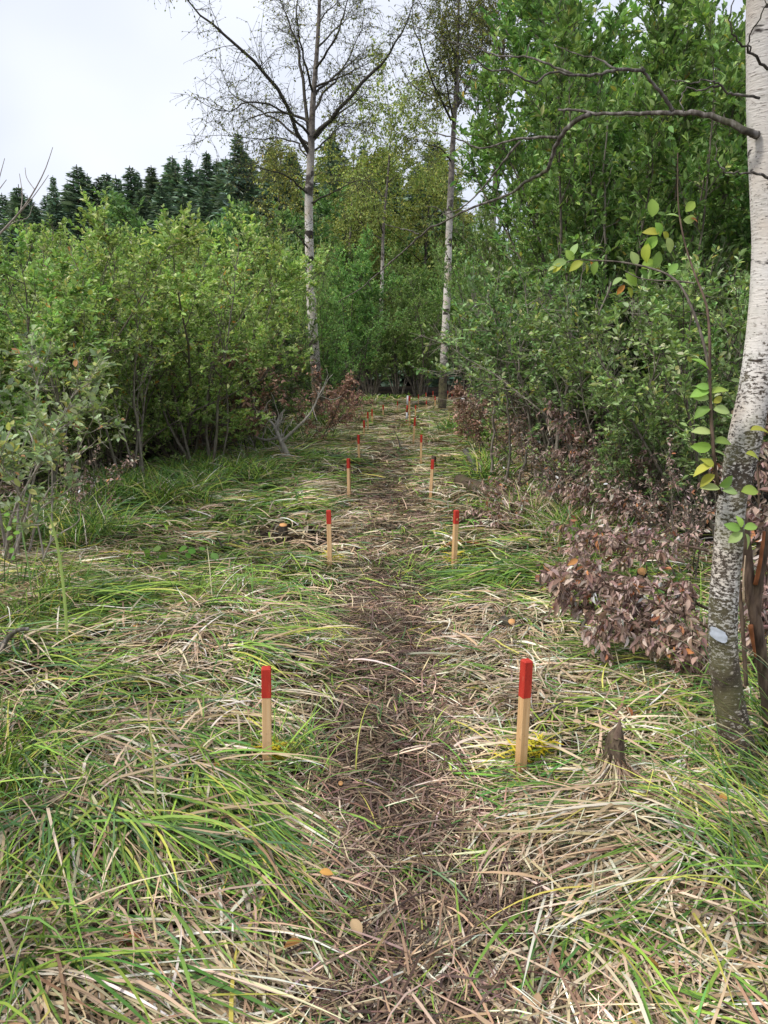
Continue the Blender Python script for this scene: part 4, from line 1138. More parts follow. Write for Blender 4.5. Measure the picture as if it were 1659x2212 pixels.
# high thin boughs with hanging leafy twigs
segs = []
for k, (z0, az, L) in enumerate([(3.6, 2.6, 1.6), (3.9, 3.6, 1.6), (4.3, 1.6, 1.5), (4.6, .4, 1.6), (4.9, 5.2, 1.5), (5.2, 2.9, 1.4), (5.6, 1.0, 1.2), (5.9, 4.2, 1.1)]):
    i = int(np.argmin(np.abs(T[:, 2] - z0)))
    P = wander(rng, T[i, :3], (math.cos(az), math.sin(az), .7), L, 9, .12, -.03)
    mb = MB(); tube(mb, P, np.linspace(.02, .004, 10), 6)
    for q in range(12):
        p, tg = interp(P, rng.uniform(.25, .99))
        W_ = wander(rng, p, tg + rng.normal(0, .6, 3), .6 * rng.uniform(.5, 1.2), 4, .15, -.12)
        tube(mb, W_, np.linspace(.004, .0015, 5), 3)
        segs += [(W_[j], W_[j + 1]) for j in range(4)]
    link('branch', mb.build('branch', M['bark_dark']), nb)
V, Q, c = leaf_arrays(*leaves_on(rng, segs, 4, .045, .7, OLI, OLI_W, .8, -.4))
link('foliage', mesh('foliage', V, Q, None, c, M['leaf'], False), nb, 'stuff')
# pale paint mark curved round the bark
def trunk_patch(u0, v0, u1, v1, out=.004, skew=0.0):
    """a small shell on the bark facing the clearing"""
    mb = MB(); nu, nv = 9, 9; P = []
    for j in range(nv):
        v = v0 + (v1 - v0) * j / (nv - 1)
        i = int(np.argmin([abs(at(x[0], x[1], BD)[2] - at(1560, v, BD)[2]) for x in spec]))
        zc = at(1560, v, BD)[2] - org[2]
        k = int(np.argmin(np.abs(T[:, 2] - zc)))
        cxy = T[k, :2]; r_ = T[k, 3] * 1.06 + out
        for i in range(nu):
            f = i / (nu - 1) * 2 - 1
            wv = (.8 * math.sqrt(max(0, 1 - ((j / (nv - 1)) * 2 - 1) ** 2)) + .18) * (.75 + .5 * float(vn(np.array(j * .9), np.array(f * 2.0 + 7), 311)))
            u = (u0 + u1) / 2 + f * (u1 - u0) / 2 * wv + skew * (j / (nv - 1) - .5)
            x = at(u, v, BD)[0] - org[0] - cxy[0]
            x = max(-r_ * .97, min(r_ * .97, x))
            P.append((cxy[0] + x, cxy[1] - math.sqrt(r_ * r_ - x * x), zc))
    ii = (np.arange(nv - 1)[:, None] * nu + np.arange(nu - 1)[None, :])
    mb.add(np.array(P), np.stack([ii, ii + 1, ii + nu + 1, ii + nu], -1).reshape(-1, 4))
    return mb
link('paint_mark', trunk_patch(1518, 1340, 1546, 1370, .003, 16).build('paint_mark', M['mark']), nb)['label'] = 'pale blue paint mark on the bark'

# broken brown sapling beside the birch, its orange wood torn open
def thing_tubes(name, label, cat, parts, org_uvd, group=None):
    o0 = np.array(org_uvd, float)
    r = empty(name, o0, label, cat, group)
    for pname, mat, lines, sides in parts:
        mb = MB()
        for pts, r0, r1 in lines:
            P = smooth_path(np.array([at(*q) for q in pts]), max(6, len(pts) * 4)) - o0
            tube(mb, P, np.linspace(r0, r1, len(P)), sides, cap=True, lump=.05, rng=np.random.default_rng(len(P)))
        link(pname, mb.build(pname, M[mat]), r)
    return r
bd = BD + .12
p0 = base(1655, bd, 1560)
thing_tubes('broken_sapling', 'brown sapling snapped beside the near birch with torn orange wood', 'sapling', [
    ('stem', 'bark_brown', [([(1664, 1580, bd), (1655, 1500, bd), (1640, 1380, bd), (1622, 1280, bd), (1614, 1200, bd + .01), (1605, 1130, bd + .02), (1585, 1075, bd - .01), (1565, 1052, bd - .04), (1548, 1048, bd - .08)], .026, .012)], 10),
    ('side_stem', 'bark_brown', [([(1634, 1330, bd), (1640, 1250, bd - .02), (1652, 1190, bd - .03), (1662, 1140, bd - .03)], .018, .014)], 8),
    ('torn_wood', 'rot', [([(1632, 1262, bd - .025), (1640, 1225, bd - .04), (1647, 1180, bd - .045), (1651, 1148, bd - .045)], .010, .006)], 6),
    ('torn_wood', 'rot', [([(1621, 1350, bd - .022), (1627, 1390, bd - .022), (1632, 1420, bd - .022)], .010, .004)], 6),
    ('splinter', 'straw_wood', [([(1607, 1300, bd - .02), (1606, 1250, bd - .04), (1610, 1200, bd - .03)], .005, .002)], 5),
    ('splinter', 'straw_wood', [([(1552, 1046, bd - .09), (1575, 1056, bd - .06), (1590, 1066, bd - .05)], .006, .003)], 5),
], p0)

# ---------------------------------------------------------------- single leaves as parts
def leaf_mesh(name, col, width, mat, fold=.25, droop=.15):
    """one leaf of length 1 along +Y with a toothed outline and a midrib fold, 20-odd faces"""
    n = 6
    t = np.linspace(0, 1, n + 1)
    hw_ = np.interp(t, [0, .15, .4, .65, .85, 1], [.02, .6, 1, .92, .5, .01]) * width * .5
    z = -droop * t ** 2
    V = np.concatenate([np.stack([0 * t, t, z], -1), np.stack([hw_, t + .02, z + hw_ * fold], -1), np.stack([-hw_, t + .02, z + hw_ * fold], -1)])
    m_ = n + 1; i = np.arange(n)
    Q = np.concatenate([np.stack([i, i + m_, i + m_ + 1, i + 1], -1), np.stack([i, i + 1, i + 2 * m_ + 1, i + 2 * m_], -1)])
    c = np.array([np.asarray(col)] * len(V)); c[:m_] *= 1.15
    return mesh(name, V, Q, None, c, M[mat])
def place_leaf(me, parent, p, d, up, size):
    d = nrm(d); s = nrm(np.cross(d, up)); n = np.cross(s, d)
    o = bpy.data.objects.new('leaf', me)
    C.objects.link(o)
    o.parent = parent
    o.matrix_local = Matrix(((s[0] * size, d[0] * size, n[0] * size, p[0]), (s[1] * size, d[1] * size, n[1] * size, p[1]), (s[2] * size, d[2] * size, n[2] * size, p[2]), (0, 0, 0, 1)))
    return o

BIGL = [leaf_mesh('leaf', (.33, .50, .10), .64, 'leaf', .4, .3), leaf_mesh('leaf', (.24, .40, .09), .60, 'leaf', .45, .35), leaf_mesh('leaf', (.42, .54, .20), .62, 'leaf', .3, .25), leaf_mesh('leaf', (.46, .48, .08), .62, 'leaf', .4, .4)]
RUST = leaf_mesh('leaf', (.42, .17, .04), .5, 'dry_leaf', .3, .3)
rng = np.random.default_rng(601)
sdp = BD - .14
p0 = base(1600, sdp, 1500)
sap = empty('young_sapling', p0, 'slender young sapling with big light green leaves in front of the near birch', 'sapling')
main = np.array([at(u, v, d) for u, v, d in [(1612, 1480, BD + .12), (1600, 1300, BD + .12), (1585, 1180, BD + .10), (1566, 1100, BD + .04), (1549, 1040, sdp + .05), (1540, 960, sdp), (1535, 880, sdp), (1533, 800, sdp), (1533, 740, sdp), (1526, 660, sdp + .05), (1500, 590, sdp + .1), (1478, 520, sdp + .14), (1465, 440, sdp + .18), (1464, 330, sdp + .2)]])
arch = np.array([at(u, v, d) for u, v, d in [(1533, 815, sdp), (1522, 750, sdp + .02), (1500, 680, sdp + .06), (1475, 625, sdp + .1), (1445, 595, sdp + .14), (1400, 578, sdp + .18), (1340, 566, sdp + .22), (1290, 563, sdp + .26), (1240, 562, sdp + .3), (1205, 575, sdp + .32)]])
side = np.array([at(u, v, d) for u, v, d in [(1500, 612, sdp + .1), (1460, 607, sdp + .12), (1420, 606, sdp + .14), (1380, 600, sdp + .17), (1350, 585, sdp + .2)]])
for P, r0, r1, nm in ((main, .009, .002, 'stem'), (arch, .0055, .002, 'branch'), (side, .003, .0015, 'branch')):
    mb = MB(); SPm = smooth_path(P, 40) - p0; tube(mb, SPm, np.linspace(r0, r1, 40), 7, lump=.04, rng=rng)
    link(nm, mb.build(nm, M['bark_brown' if nm == 'stem' else 'bark_grey']), sap)
def big(u, v, d, du, dv, size, k, tip=0.0):
    """leaf whose stalk is at u,v and which points along du,dv on the print"""
    a = at(u, v, d); bq = at(u + du, v + dv, d + tip)
    dd = nrm(bq - a)
    upv = np.array([rng.normal(0, .55), -.8 + rng.normal(0, .3), .8 + rng.normal(0, .45)])
    place_leaf(RUST if k == 9 else BIGL[k], sap, a - p0, dd, upv, size)
for (u, v, d, du, dv, s_, k) in [
    (1532, 800, 0, -30, -35, .095, 0), (1534, 845, 0, -40, 5, .080, 0), (1533, 860, 0, -45, -5, .075, 2), (1536, 850, 0, 30, -12, .070, 0), (1534, 838, 0, -25, -6, .06, 1), (1537, 880, 0, -35, 15, .085, 1), (1540, 885, 0, 40, 0, .075, 2),
    (1540, 870, 0, 25, -15, .06, 3), (1538, 935, 0, -45, -10, .085, 2), (1538, 965, 0, -38, 2, .08, 0), (1541, 955, 0, 42, -5, .085, 1), (1543, 975, 0, 36, 8, .07, 2), (1541, 1005, 0, -40, 10, .085, 3), (1542, 1010, 0, -22, -24, .06, 9), (1545, 1025, 0, -36, 20, .075, 3),
    (1552, 1050, 0, 35, -16, .07, 1), (1560, 1060, 0, 45, 0, .075, 2), (1600, 1062, 0, 45, -6, .08, 0), (1556, 1056, 0, -40, -8, .07, 2), (1620, 930, .02, 45, -8, .09, 9), (1610, 980, .02, 40, 4, .08, 3),
    (1408, 470, .17, 4, -35, .085, 0), (1415, 480, .17, 18, 30, .06, 0), (1470, 470, .18, -30, -14, .06, 2), (1480, 458, .18, 20, -22, .065, 0), (1475, 475, .18, 48, -4, .07, 2), (1490, 470, .18, 32, 8, .05, 9), (1432, 500, .17, 16, 18, .05, 9), (1425, 505, .17, -36, -12, .075, 3), (1420, 510, .17, -24, 26, .07, 0), (1440, 512, .17, 10, 24, .06, 2),
    (1400, 525, .17, -8, 32, .07, 3), (1395, 515, .17, 30, 22, .06, 1), (1375, 575, .2, -8, -34, .08, 2), (1385, 580, .2, 28, -16, .07, 0), (1380, 582, .2, 20, 16, .07, 1), (1350, 590, .22, 24, 20, .07, 0), (1345, 600, .22, -28, 14, .06, 2), (1340, 605, .22, 30, 10, .075, 2), (1350, 615, .22, -20, 22, .05, 9), (1355, 620, .22, 12, 16, .06, 3),
    (1290, 563, .26, -8, 22, .06, 1), (1275, 565, .27, 16, 18, .05, 9), (1260, 565, .28, -30, 14, .06, 3), (1240, 562, .29, -20, -24, .055, 0), (1235, 555, .29, 8, -28, .06, 2), (1225, 565, .3, -34, 4, .06, 2), (1215, 570, .3, -24, 16, .05, 3), (1255, 558, .28, 24, -20, .05, 0), (1205, 575, .31, -26, 8, .055, 2), (1265, 570, .27, 10, 26, .05, 9),
    (1410, 577, .19, 16, -26, .07, 1), (1445, 594, .15, 14, -22, .06, 1), (1600, 1145, -.02, -38, -16, .075, 1), (1602, 1140, -.02, -8, -34, .06, 0), (1605, 1150, -.02, -34, 22, .075, 2), (1610, 1152, -.02, 12, 30, .07, 2), (1606, 1142, -.02, 36, -10, .06, 1)]:
    big(u, v, sdp + d, du, dv, s_ * rng.uniform(.68, .95), (3 if k == 9 and rng.random() < .5 else k))

# birch seedlings with round light leaves in the grass
ROUND = [leaf_mesh('leaf', (.17, .33, .055), .85, 'leaf', .12, .1), leaf_mesh('leaf', (.24, .38, .10), .85, 'leaf', .12, .1)]
def seedling(lab, uv, lines, leaves, grp='seedlings in the grass'):
    p0 = G(*uv); d = p0[1]
    r = empty('birch_seedling', p0, lab, 'seedling', grp)
    for ln in lines:
        mb = MB(); P = smooth_path(np.array([at(u, v, d + dd) for u, v, dd in ln]), 14) - p0
        tube(mb, P, np.linspace(.0035, .0012, 14), 5); link('stem', mb.build('stem', M['bark_brown']), r)
    for (u, v, du, dv, s_, k) in leaves:
        a = at(u, v, d); bq = at(u + du, v + dv, d - .01)
        place_leaf(ROUND[k], r, a - p0, nrm(bq - a), np.array([rng.normal(0, .5), -.7, .9 + rng.normal(0, .3)]), s_ * (.6 if uv[0] < 100 else .95))
seedling('birch seedling with round bright leaves beside the horizontal green swath', (330, 1225), [[(330, 1225, 0), (332, 1205, 0), (345, 1192, 0), (370, 1185, 0)], [(345, 1192, 0), (390, 1190, 0), (430, 1180, 0), (460, 1190, 0)]],
         [(318, 1185, 0, 22, .07, 0), (330, 1188, 25, -8, .075, 1), (350, 1190, 8, 18, .07, 0), (345, 1200, 14, 20, .06, 0), (325, 1205, -6, 22, .065, 0), (335, 1210, 12, 22, .065, 1), (355, 1215, 20, 12, .05, 0), (385, 1190, 20, -10, .085, 0), (405, 1185, 18, 8, .075, 0), (400, 1195, 18, 14, .06, 0),
          (430, 1182, 16, 6, .055, 0), (455, 1195, 18, 16, .085, 1), (465, 1215, 10, 14, .055, 1), (300, 1240, 4, 16, .05, 1)])
seedling('birch seedling with pale leaves at the outer edge of the standing sedge', (40, 1290), [[(45, 1290, 0), (36, 1220, 0), (28, 1160, 0), (22, 1110, 0)]],
         [(22, 1112, -24, -2, .07, 0), (26, 1125, 22, -4, .06, 1), (26, 1140, -24, 6, .07, 1), (28, 1150, 22, 2, .08, 0), (30, 1160, -26, 6, .085, 0), (32, 1185, -20, 12, .08, 0), (34, 1200, -16, 14, .07, 0), (36, 1222, 20, -2, .06, 1), (20, 1230, -12, 12, .07, 1)])
seedling('wilted seedling with pale tan leaves flattened among the straw', (400, 1730), [[(380, 1735, 0), (410, 1725, 0), (440, 1722, 0)]],
         [(390, 1722, -28, 6, .075, 1), (410, 1722, -4, -16, .06, 0), (420, 1728, 26, -2, .06, 1), (436, 1722, 14, 22, .06, 1)])

# ---------------------------------------------------------------- felled boughs with withered leaves
DRYM = [leaf_mesh('leaf', c_, .45, 'dry_leaf', .5, .25) for c_ in [(.42, .275, .21), (.52, .37, .29), (.29, .17, .13), (.65, .50, .41), (.50, .22, .08)]]
def bough(lab, stems, seed, nsub, sub, ntw, tw, per, lsize, singles, grp='felled boughs with withered leaves', lift=.12):
    rng = np.random.default_rng(seed)
    o0 = np.array(stems[0][0][0], float)
    r = empty('felled_bough', o0, lab, 'dead bough', grp)
    segs = []
    for pts, r0 in stems:
        P = smooth_path(np.array(pts, float) - o0, 14)
        mb = MB(); tube(mb, P, np.linspace(r0, r0 * .25, 14), 6)
        for k in range(nsub):
            t = .12 + .88 * (k + rng.random()) / nsub
            p, tg = interp(P, min(t, .99))
            sd_ = np.cross(tg, [0, 0, 1]) * rng.choice([-1, 1])
            SP = wander(rng, p, tg * .6 + sd_ * rng.uniform(.3, 1) + np.array([0, 0, rng.uniform(-.25, lift * 4)]), sub * rng.uniform(.6, 1.2), 4, .15, -.03)
            gz = gh(SP[:, 0] + o0[0], SP[:, 1] + o0[1]) - o0[2] + .04
            SP[:, 2] = np.maximum(SP[:, 2], gz)
            tube(mb, SP, np.linspace(r0 * .35, .0025, 5), 4)
            for q in range(ntw):
                p2, t2 = interp(SP, rng.uniform(.15, .99))
                e = p2 + nrm(t2 * .6 + rng.normal(0, .5, 3)) * tw * rng.uniform(.5, 1.2)
                e[2] = max(e[2], float(gh(e[0] + o0[0], e[1] + o0[1])) - o0[2] + .03)
                tube(mb, np.array([p2, e]), [.0022, .0012], 3)
                segs.append((p2, e))
        link('stem', mb.build('stem', M['bark_brown']), r)
    lv = list(leaves_on(rng, segs, per, lsize, .45, DRY, DRY_W, .5, -.75, .3, .3))
    pos = lv[0]
    dist = np.linalg.norm(pos + o0 - np.array([0, 0, CAMZ]), axis=1)
    order = np.argsort(dist)
    one = order[:singles * 2:2] if singles else order[:0]
    rest = np.setdiff1d(order, one)
    V, Q, c = leaf_arrays(*[a[rest] for a in lv], .5, .25)
    link('withered_foliage', mesh('withered_foliage', V, Q, None, c, M['dry_leaf'], False), r, 'stuff')
    for i in one:
        place_leaf(DRYM[rng.choice(5, p=[.35, .25, .22, .14, .04])], r, pos[i], lv[1][i], lv[2][i], lv[3][i] * 1.05)
    return r
def A_(u, v, d): return tuple(at(u, v, d))
d0 = float(G(1450, 1440)[1])
bough('large bough of withered brown leaves lying between the near birch and the clearing', [
    ([A_(1560, 1370, d0 + .1), A_(1480, 1330, d0 + .1), A_(1380, 1290, d0 + .15), A_(1280, 1270, d0 + .2), A_(1210, 1265, d0 + .2)], .012),
    ([A_(1560, 1330, d0 + .35), A_(1450, 1280, d0 + .4), A_(1330, 1240, d0 + .5), A_(1240, 1225, d0 + .55)], .011),
    ([A_(1540, 1400, d0), A_(1450, 1380, d0 - .02), A_(1370, 1350, d0), A_(1290, 1340, d0 + .05)], .010)], 701, 15, .26, 7, .11, 7, .050, 300)
d1 = d0 + 1.2
bough('smaller bough of withered leaves round the orange-topped cut stump', [
    ([A_(1530, 1190, d1), A_(1440, 1170, d1), A_(1340, 1150, d1 + .1), A_(1250, 1150, d1 + .1)], .010),
    ([A_(1480, 1215, d1 - .2), A_(1380, 1185, d1 - .1), A_(1290, 1165, d1)], .009)], 702, 12, .24, 6, .12, 6, .052, 150)
d2 = BD + .75
bough('withered leafy bough behind the curved birch trunk at the picture edge', [
    ([A_(1620, 1480, d2), A_(1640, 1380, d2), A_(1660, 1250, d2 + .1), A_(1670, 1120, d2 + .1)], .012),
    ([A_(1600, 1460, d2 + .1), A_(1630, 1300, d2 + .2), A_(1640, 1100, d2 + .3), A_(1630, 930, d2 + .4)], .012),
    ([A_(1560, 1520, d2 - .1), A_(1520, 1450, d2), A_(1490, 1400, d2)], .008)], 703, 14, .26, 6, .12, 7, .050, 200)
d3 = 7.6
bough('low heap of withered brown twigs beside the second pair of stakes', [
    ([A_(1190, 1110, d3), A_(1130, 1120, d3 - .3), A_(1060, 1140, d3 - .6)], .012), ([A_(1180, 1080, d3 + .4), A_(1120, 1095, d3 + .1), A_(1050, 1110, d3 - .3)], .012),
    ([A_(1150, 1030, d3 + 1.2), A_(1110, 1060, d3 + .8), A_(1070, 1085, d3 + .4)], .012)], 704, 14, .35, 6, .16, 6, .055, 0)
d4 = 6.9
bough('withered brown boughs hanging under the grey-green bushes', [
    ([A_(1380, 1120, d4), A_(1330, 1050, d4), A_(1270, 990, d4 + .2), A_(1230, 940, d4 + .3)], .012), ([A_(1420, 1080, d4 - .1), A_(1380, 1040, d4), A_(1300, 1030, d4), A_(1250, 1060, d4)], .012),
    ([A_(1450, 1130, d4 - .4), A_(1390, 1100, d4 - .4), A_(1330, 1110, d4 - .4)], .010)], 705, 14, .35, 7, .16, 7, .055, 0)

# ---------------------------------------------------------------- stakes
def box_part(sx, sy, z0, z1, bev):
    """square post section with a chamfered head"""
    a, b_ = sx / 2, sy / 2; c_ = .003
    ring = [(-a + c_, -b_), (a - c_, -b_), (a, -b_ + c_), (a, b_ - c_), (a - c_, b_), (-a + c_, b_), (-a, b_ - c_), (-a, -b_ + c_)]
    zs = [(z0, 1), (z1 - bev, 1), (z1, 1 - 2 * bev / sx)] if bev else [(z0, 1), ((z0 + z1) / 2, 1), (z1, 1)]
    V = [(x * k, y * k, z) for z, k in zs for x, y in ring]
    Qs = [[i * 8 + j, i * 8 + (j + 1) % 8, (i + 1) * 8 + (j + 1) % 8, (i + 1) * 8 + j] for i in range(2) for j in range(8)]
    V.append((0, 0, zs[-1][0])); V.append((0, 0, z0))
    Ts = [[16 + j, 16 + (j + 1) % 8, 24] for j in range(8)] + [[(j + 1) % 8, j, 25] for j in range(8)]
    return V, Qs, Ts
stake_meshes = {}
def stake(label, ut, vt, ub, vb, rz, red=.28, group='survey stakes in two rows', w_=.036, knot=False):
    b_ = G(ub, vb, .045)
    r_ = ray(ut, vt)
    top = np.array([0, 0, CAMZ]) + r_ * (b_[1] / r_[1])
    h = float(np.linalg.norm(top - b_))
    root = empty('survey_stake', b_, label, 'stake', group)
    ax = Vector(top - b_).normalized()
    q = Vector((0, 0, 1)).rotation_difference(ax)
    root.rotation_mode = 'QUATERNION'
    root.rotation_quaternion = q @ Matrix.Rotation(rz, 3, 'Z').to_quaternion()
    redh = h * red
    mb = MB(); mb.add(*box_part(w_, w_, -.25, h - redh, 0)); link('shaft', mb.build('shaft', M['pine'], False), root)
    mb = MB(); mb.add(*box_part(w_ + .0012, w_ + .0012, h - redh, h, .005)); link('painted_top', mb.build('painted_top', M['red'], False), root)
    if knot:
        mb = MB(); an = np.linspace(0, 2 * math.pi, 11)[:-1]
        Vk = [(math.cos(a) * .006, -w_ / 2 - .0018, h - redh * .66 + math.sin(a) * .010) for a in an] + [(0, -w_ / 2 - .003, h - redh * .66)]
        mb.add(Vk, None, [[j, (j + 1) % 10, 10] for j in range(10)]); link('knot', mb.build('knot', M['cut'], False), root)
    return root
def px(x, y): return x * 1659 / 1920, y * 1659 / 1920
k_ = 1659 / 1920
stake('near upright stake with a bright red top and a dark wet foot', 575, 1441, 577.5, 1662, .12, .28)
stake('near leaning stake with a bright red top beside the yellow-sprayed grass tuft', 1138, 1425, 1124, 1668, .38, .32)
stake('second stake down the row past the straw side, thin yellow spray at its foot', 710, 1102, 712.5, 1222, .05, .24)
stake('second stake of the facing row, a pale knot in its red top', 986, 1102, 980.5, 1222, .35, .24, knot=True)
_more = [((871, 1146), (873, 1247), .24, 'third stake of the row, standing by a dark peat hole'), ((1082, 1149), (1076, 1247), .24, 'third stake of the facing row, leaning inward by the mossy log'),
         ((896, 1087), (898.5, 1155), .33, 'fourth stake of the row with a dark red top'), ((1053.5, 1087), (1052.5, 1163), .25, 'fourth stake of the facing row beside a small stump'),
         ((910, 1051), (910.5, 1094), .42, 'fifth stake, its foot lost in green grass'), ((1037.5, 1044), (1033.5, 1112), .3, 'fifth stake of the facing row, leaning by a yellow-green tuft'),
         ((919.4, 1030), (920, 1079), .33, 'sixth stake, close behind the fifth'), ((930, 1023), (930.5, 1066), .4, 'seventh stake with a long red top'),
         ((958, 1013), (958, 1045), .35, 'eighth stake near the dark leaning thicket'), ((993.6, 1003), (994, 1032), .35, 'ninth small stake where the path bends'),
         ((1023.5, 990), (1024.6, 1066), .17, 'extra tall stake beside the banded ranging pole'), ((1039, 1013), (1038.5, 1046), .3, 'short stake just beyond the extra tall one'),
         ((1046, 986), (1046, 1013), .4, 'small far stake above the short one'), ((1066, 1001), (1066, 1022), .45, 'small far stake before the straight birch, lower of two'),
         ((1065, 982), (1065.5, 998), .6, 'small far stake before the straight birch, upper of two'), ((1082.6, 978), (1083, 994), .5, 'tiny far stake close to the straight birch trunk'),
         ((1088, 991), (1088, 1018), .35, 'far stake almost touching the straight birch trunk'), ((1119.5, 977), (1119, 1000), .35, 'far stake just past the straight birch trunk'),
         ((1130, 982), (1130, 999), .5, 'tiny stake at the far end near the brown brush'), ((1142.7, 975), (1142, 992), .5, 'last tiny stake by the brown brush')]
rng = np.random.default_rng(801)
for (tx, ty), (bx, by), rd, lab in _more:
    stake(lab, tx * k_, ty * k_, bx * k_, by * k_, rng.uniform(-.4, .4), rd, w_=.036)

# ranging pole: four painted bands
b_ = G(1016 * k_, 1059 * k_, .05)
r_ = ray(1019.5 * k_, 989 * k_); top = np.array([0, 0, CAMZ]) + r_ * (b_[1] / r_[1])
rp = empty('ranging_pole', b_, 'red and white banded ranging pole standing beside the extra tall stake', 'surveying pole')
seq = [('red', 0, .13), ('white_paint', .13, .40), ('red', .40, .66), ('white_paint', .66, 1.0)]
v3 = top - b_
for i, (m_, a, c_) in enumerate(seq):
    mb = MB(); tube(mb, [v3 * a, v3 * (a + c_) / 2, v3 * c_], [.024] * 3, 12, cap=True)
    link('band', mb.build('band', M[m_]), rp)
mb = MB(); tube(mb, [v3 * -.12, v3 * -.02], [.003, .014], 10, cap=True); link('steel_tip', mb.build('steel_tip', M['bark_dark']), rp)

# sprayed yellow grass at the stake feet
YEL = [(.62, .50, .03), (.70, .58, .06), (.50, .42, .04)]
def sprayed(lab, u, v, n, L, sp):
    rng = np.random.default_rng(int(u * 7 + v))
    p = G(u, v); mb = MB()
    x = p[0] + rng.normal(0, sp, n); y = p[1] + rng.normal(0, sp * .7, n)
    c0 = pick(rng, YEL, [3, 2, 1], n, .1)
    blade_mesh(mb, rng, x, y, rng.uniform(0, 6.28, n), rng.uniform(L[0], L[1], n), rng.uniform(.006, .010, n), c0, c0, 4, rng.uniform(-.1, .55, n), rng.uniform(-.5, 0, n), rng.uniform(.05, .11, n), .3, .2)
    tag(link('sprayed_grass', mb.build('sprayed_grass', M['blade'])), lab, 'grass tuft', 'yellow-sprayed grass at the stakes', 'stuff')
sprayed('bright yellow paint-sprayed grass round the near leaning stake', 1138, 1658, 150, (.04, .09), .034)
sprayed('yellow-sprayed blades beside the near upright stake', 594, 1664, 110, (.04, .10), .026)
sprayed('faint yellow-sprayed grass at the second stake of the straw side', 718, 1226, 60, (.05, .11), .035)
sprayed('faint yellow-sprayed grass at the foot of the knotted stake', 982, 1226, 60, (.05, .11), .032)

# ---------------------------------------------------------------- stumps, logs, sticks
def stump(lab, u, v, h, r0, tilt=(0, 0), side_mat='bark_dark', top_mat='cut', group=None, nm='cut_stump'):
    p = G(u, v, .03); rng = np.random.default_rng(int(u + v))
    r = empty(nm, p, lab, 'stump', group)
    ax = nrm(np.array([tilt[0], tilt[1], 1.0]))
    P = np.array([ax * (-.08), ax * h * .3, ax * h * .75, ax * h])
    mb = MB(); tube(mb, P, [r0 * 1.35, r0 * 1.1, r0, r0 * .98], 14, lump=.05, rng=rng)
    link('bark', mb.build('bark', M[side_mat]), r)
    mb = MB(); tube(mb, np.array([ax * h * .9, ax * (h + .002)]), [r0 * .93, r0 * .93], 14, cap=True)
    link('cut_face', mb.build('cut_face', M[top_mat]), r)
    return r
stump('cut stump with a fresh orange face poking through the withered boughs', 1385, 1262, .15, .034, (-.25, -.75))
stump('small cut stump with an orange face beside the dark log', 1105, 1352, .04, .022, (-.1, -.6))
stump('thin dark cut stub with a pale top on the yellow-green grass', 612, 1155, .10, .038, (.05, -.25))
stump('round orange cut end showing among the long green blades', 182, 1862, .03, .019, (-.1, -.7))
stump('rotten stump with rusty wet wood sunk in the straw', 285, 2045, .02, .036, (.1, -.9), 'bark_dark', 'rot')
stump('tiny cut stub with a pale face in the straw', 735, 1702, .035, .010, (.1, -.6))
stump('small dark stub beside the fourth stake of the facing row', 935, 1008, .16, .04, (.1, -.1), 'bark_brown', 'bark_dark')
# mossy stump with a skirt of straw
p = G(1322, 1690, .02); rng = np.random.default_rng(821)
ms_t = empty('mossy_stump', p, 'narrow mossy stump wrapped in a skirt of dead straw', 'stump')
mb = MB(); P = np.array([(0, 0, -.05), (.0, 0, .05), (.003, .005, .10), (.005, .01, .15), (.010, .01, .18), (.014, .01, .20), (.02, .012, .215)])
tube(mb, P, [.05, .042, .040, .036, .030, .020, .008], 14, lump=.14, rng=rng); link('bark', mb.build('bark', M['bark_mossy']), ms_t)
mb = MB(); tube(mb, np.array([(.005, -.005, .18), (.014, 0, .22), (.016, .004, .25)]), [.018, .012, .003], 7, lump=.12, rng=rng); link('snag', mb.build('snag', M['bark_brown']), ms_t)
mb = MB(); n = 420
a = -1.6 + rng.normal(0, 1.1, n); r0_ = rng.uniform(.03, .062, n)
c0 = pick(rng, STRAW, [3, 2, 3, 1, 3], n, .2) * rng.uniform(.6, 1.05, (n, 1))
blade_mesh(mb, rng, r0_ * np.cos(a), r0_ * np.sin(a), a + rng.normal(0, .7, n), rng.uniform(.08, .30, n), rng.uniform(.003, .007, n), c0, c0 * .9, 6, rng.uniform(-1.5, -.7, n), rng.uniform(-.3, .5, n), rng.uniform(.05, .16, n) * (1.15 - r0_ / .09), .7, .4, False, np.zeros(n))
link('straw_skirt', mb.build('straw_skirt', M['blade']), ms_t, 'stuff')
mb = MB(); n = 70
th = rng.uniform(0, 6.28, n); zz = rng.uniform(.05, .2, n); rr_ = np.interp(zz, [.05, .16, .2], [.05, .04, .027])
V, Q, c = leaf_arrays(np.stack([rr_ * np.cos(th), rr_ * np.sin(th), zz], -1), np.stack([np.cos(th), np.sin(th), rng.uniform(-.5, .8, n)], -1), rng.normal(0, 1, (n, 3)), rng.uniform(.01, .022, n), np.full(n, .4), pick(rng, [(.10, .11, .03), (.16, .15, .05)], [1, 1], n, .2))
link('moss_tuft', mesh('moss_tuft', V, Q, None, c, M['dry_leaf'], False), ms_t, 'stuff')

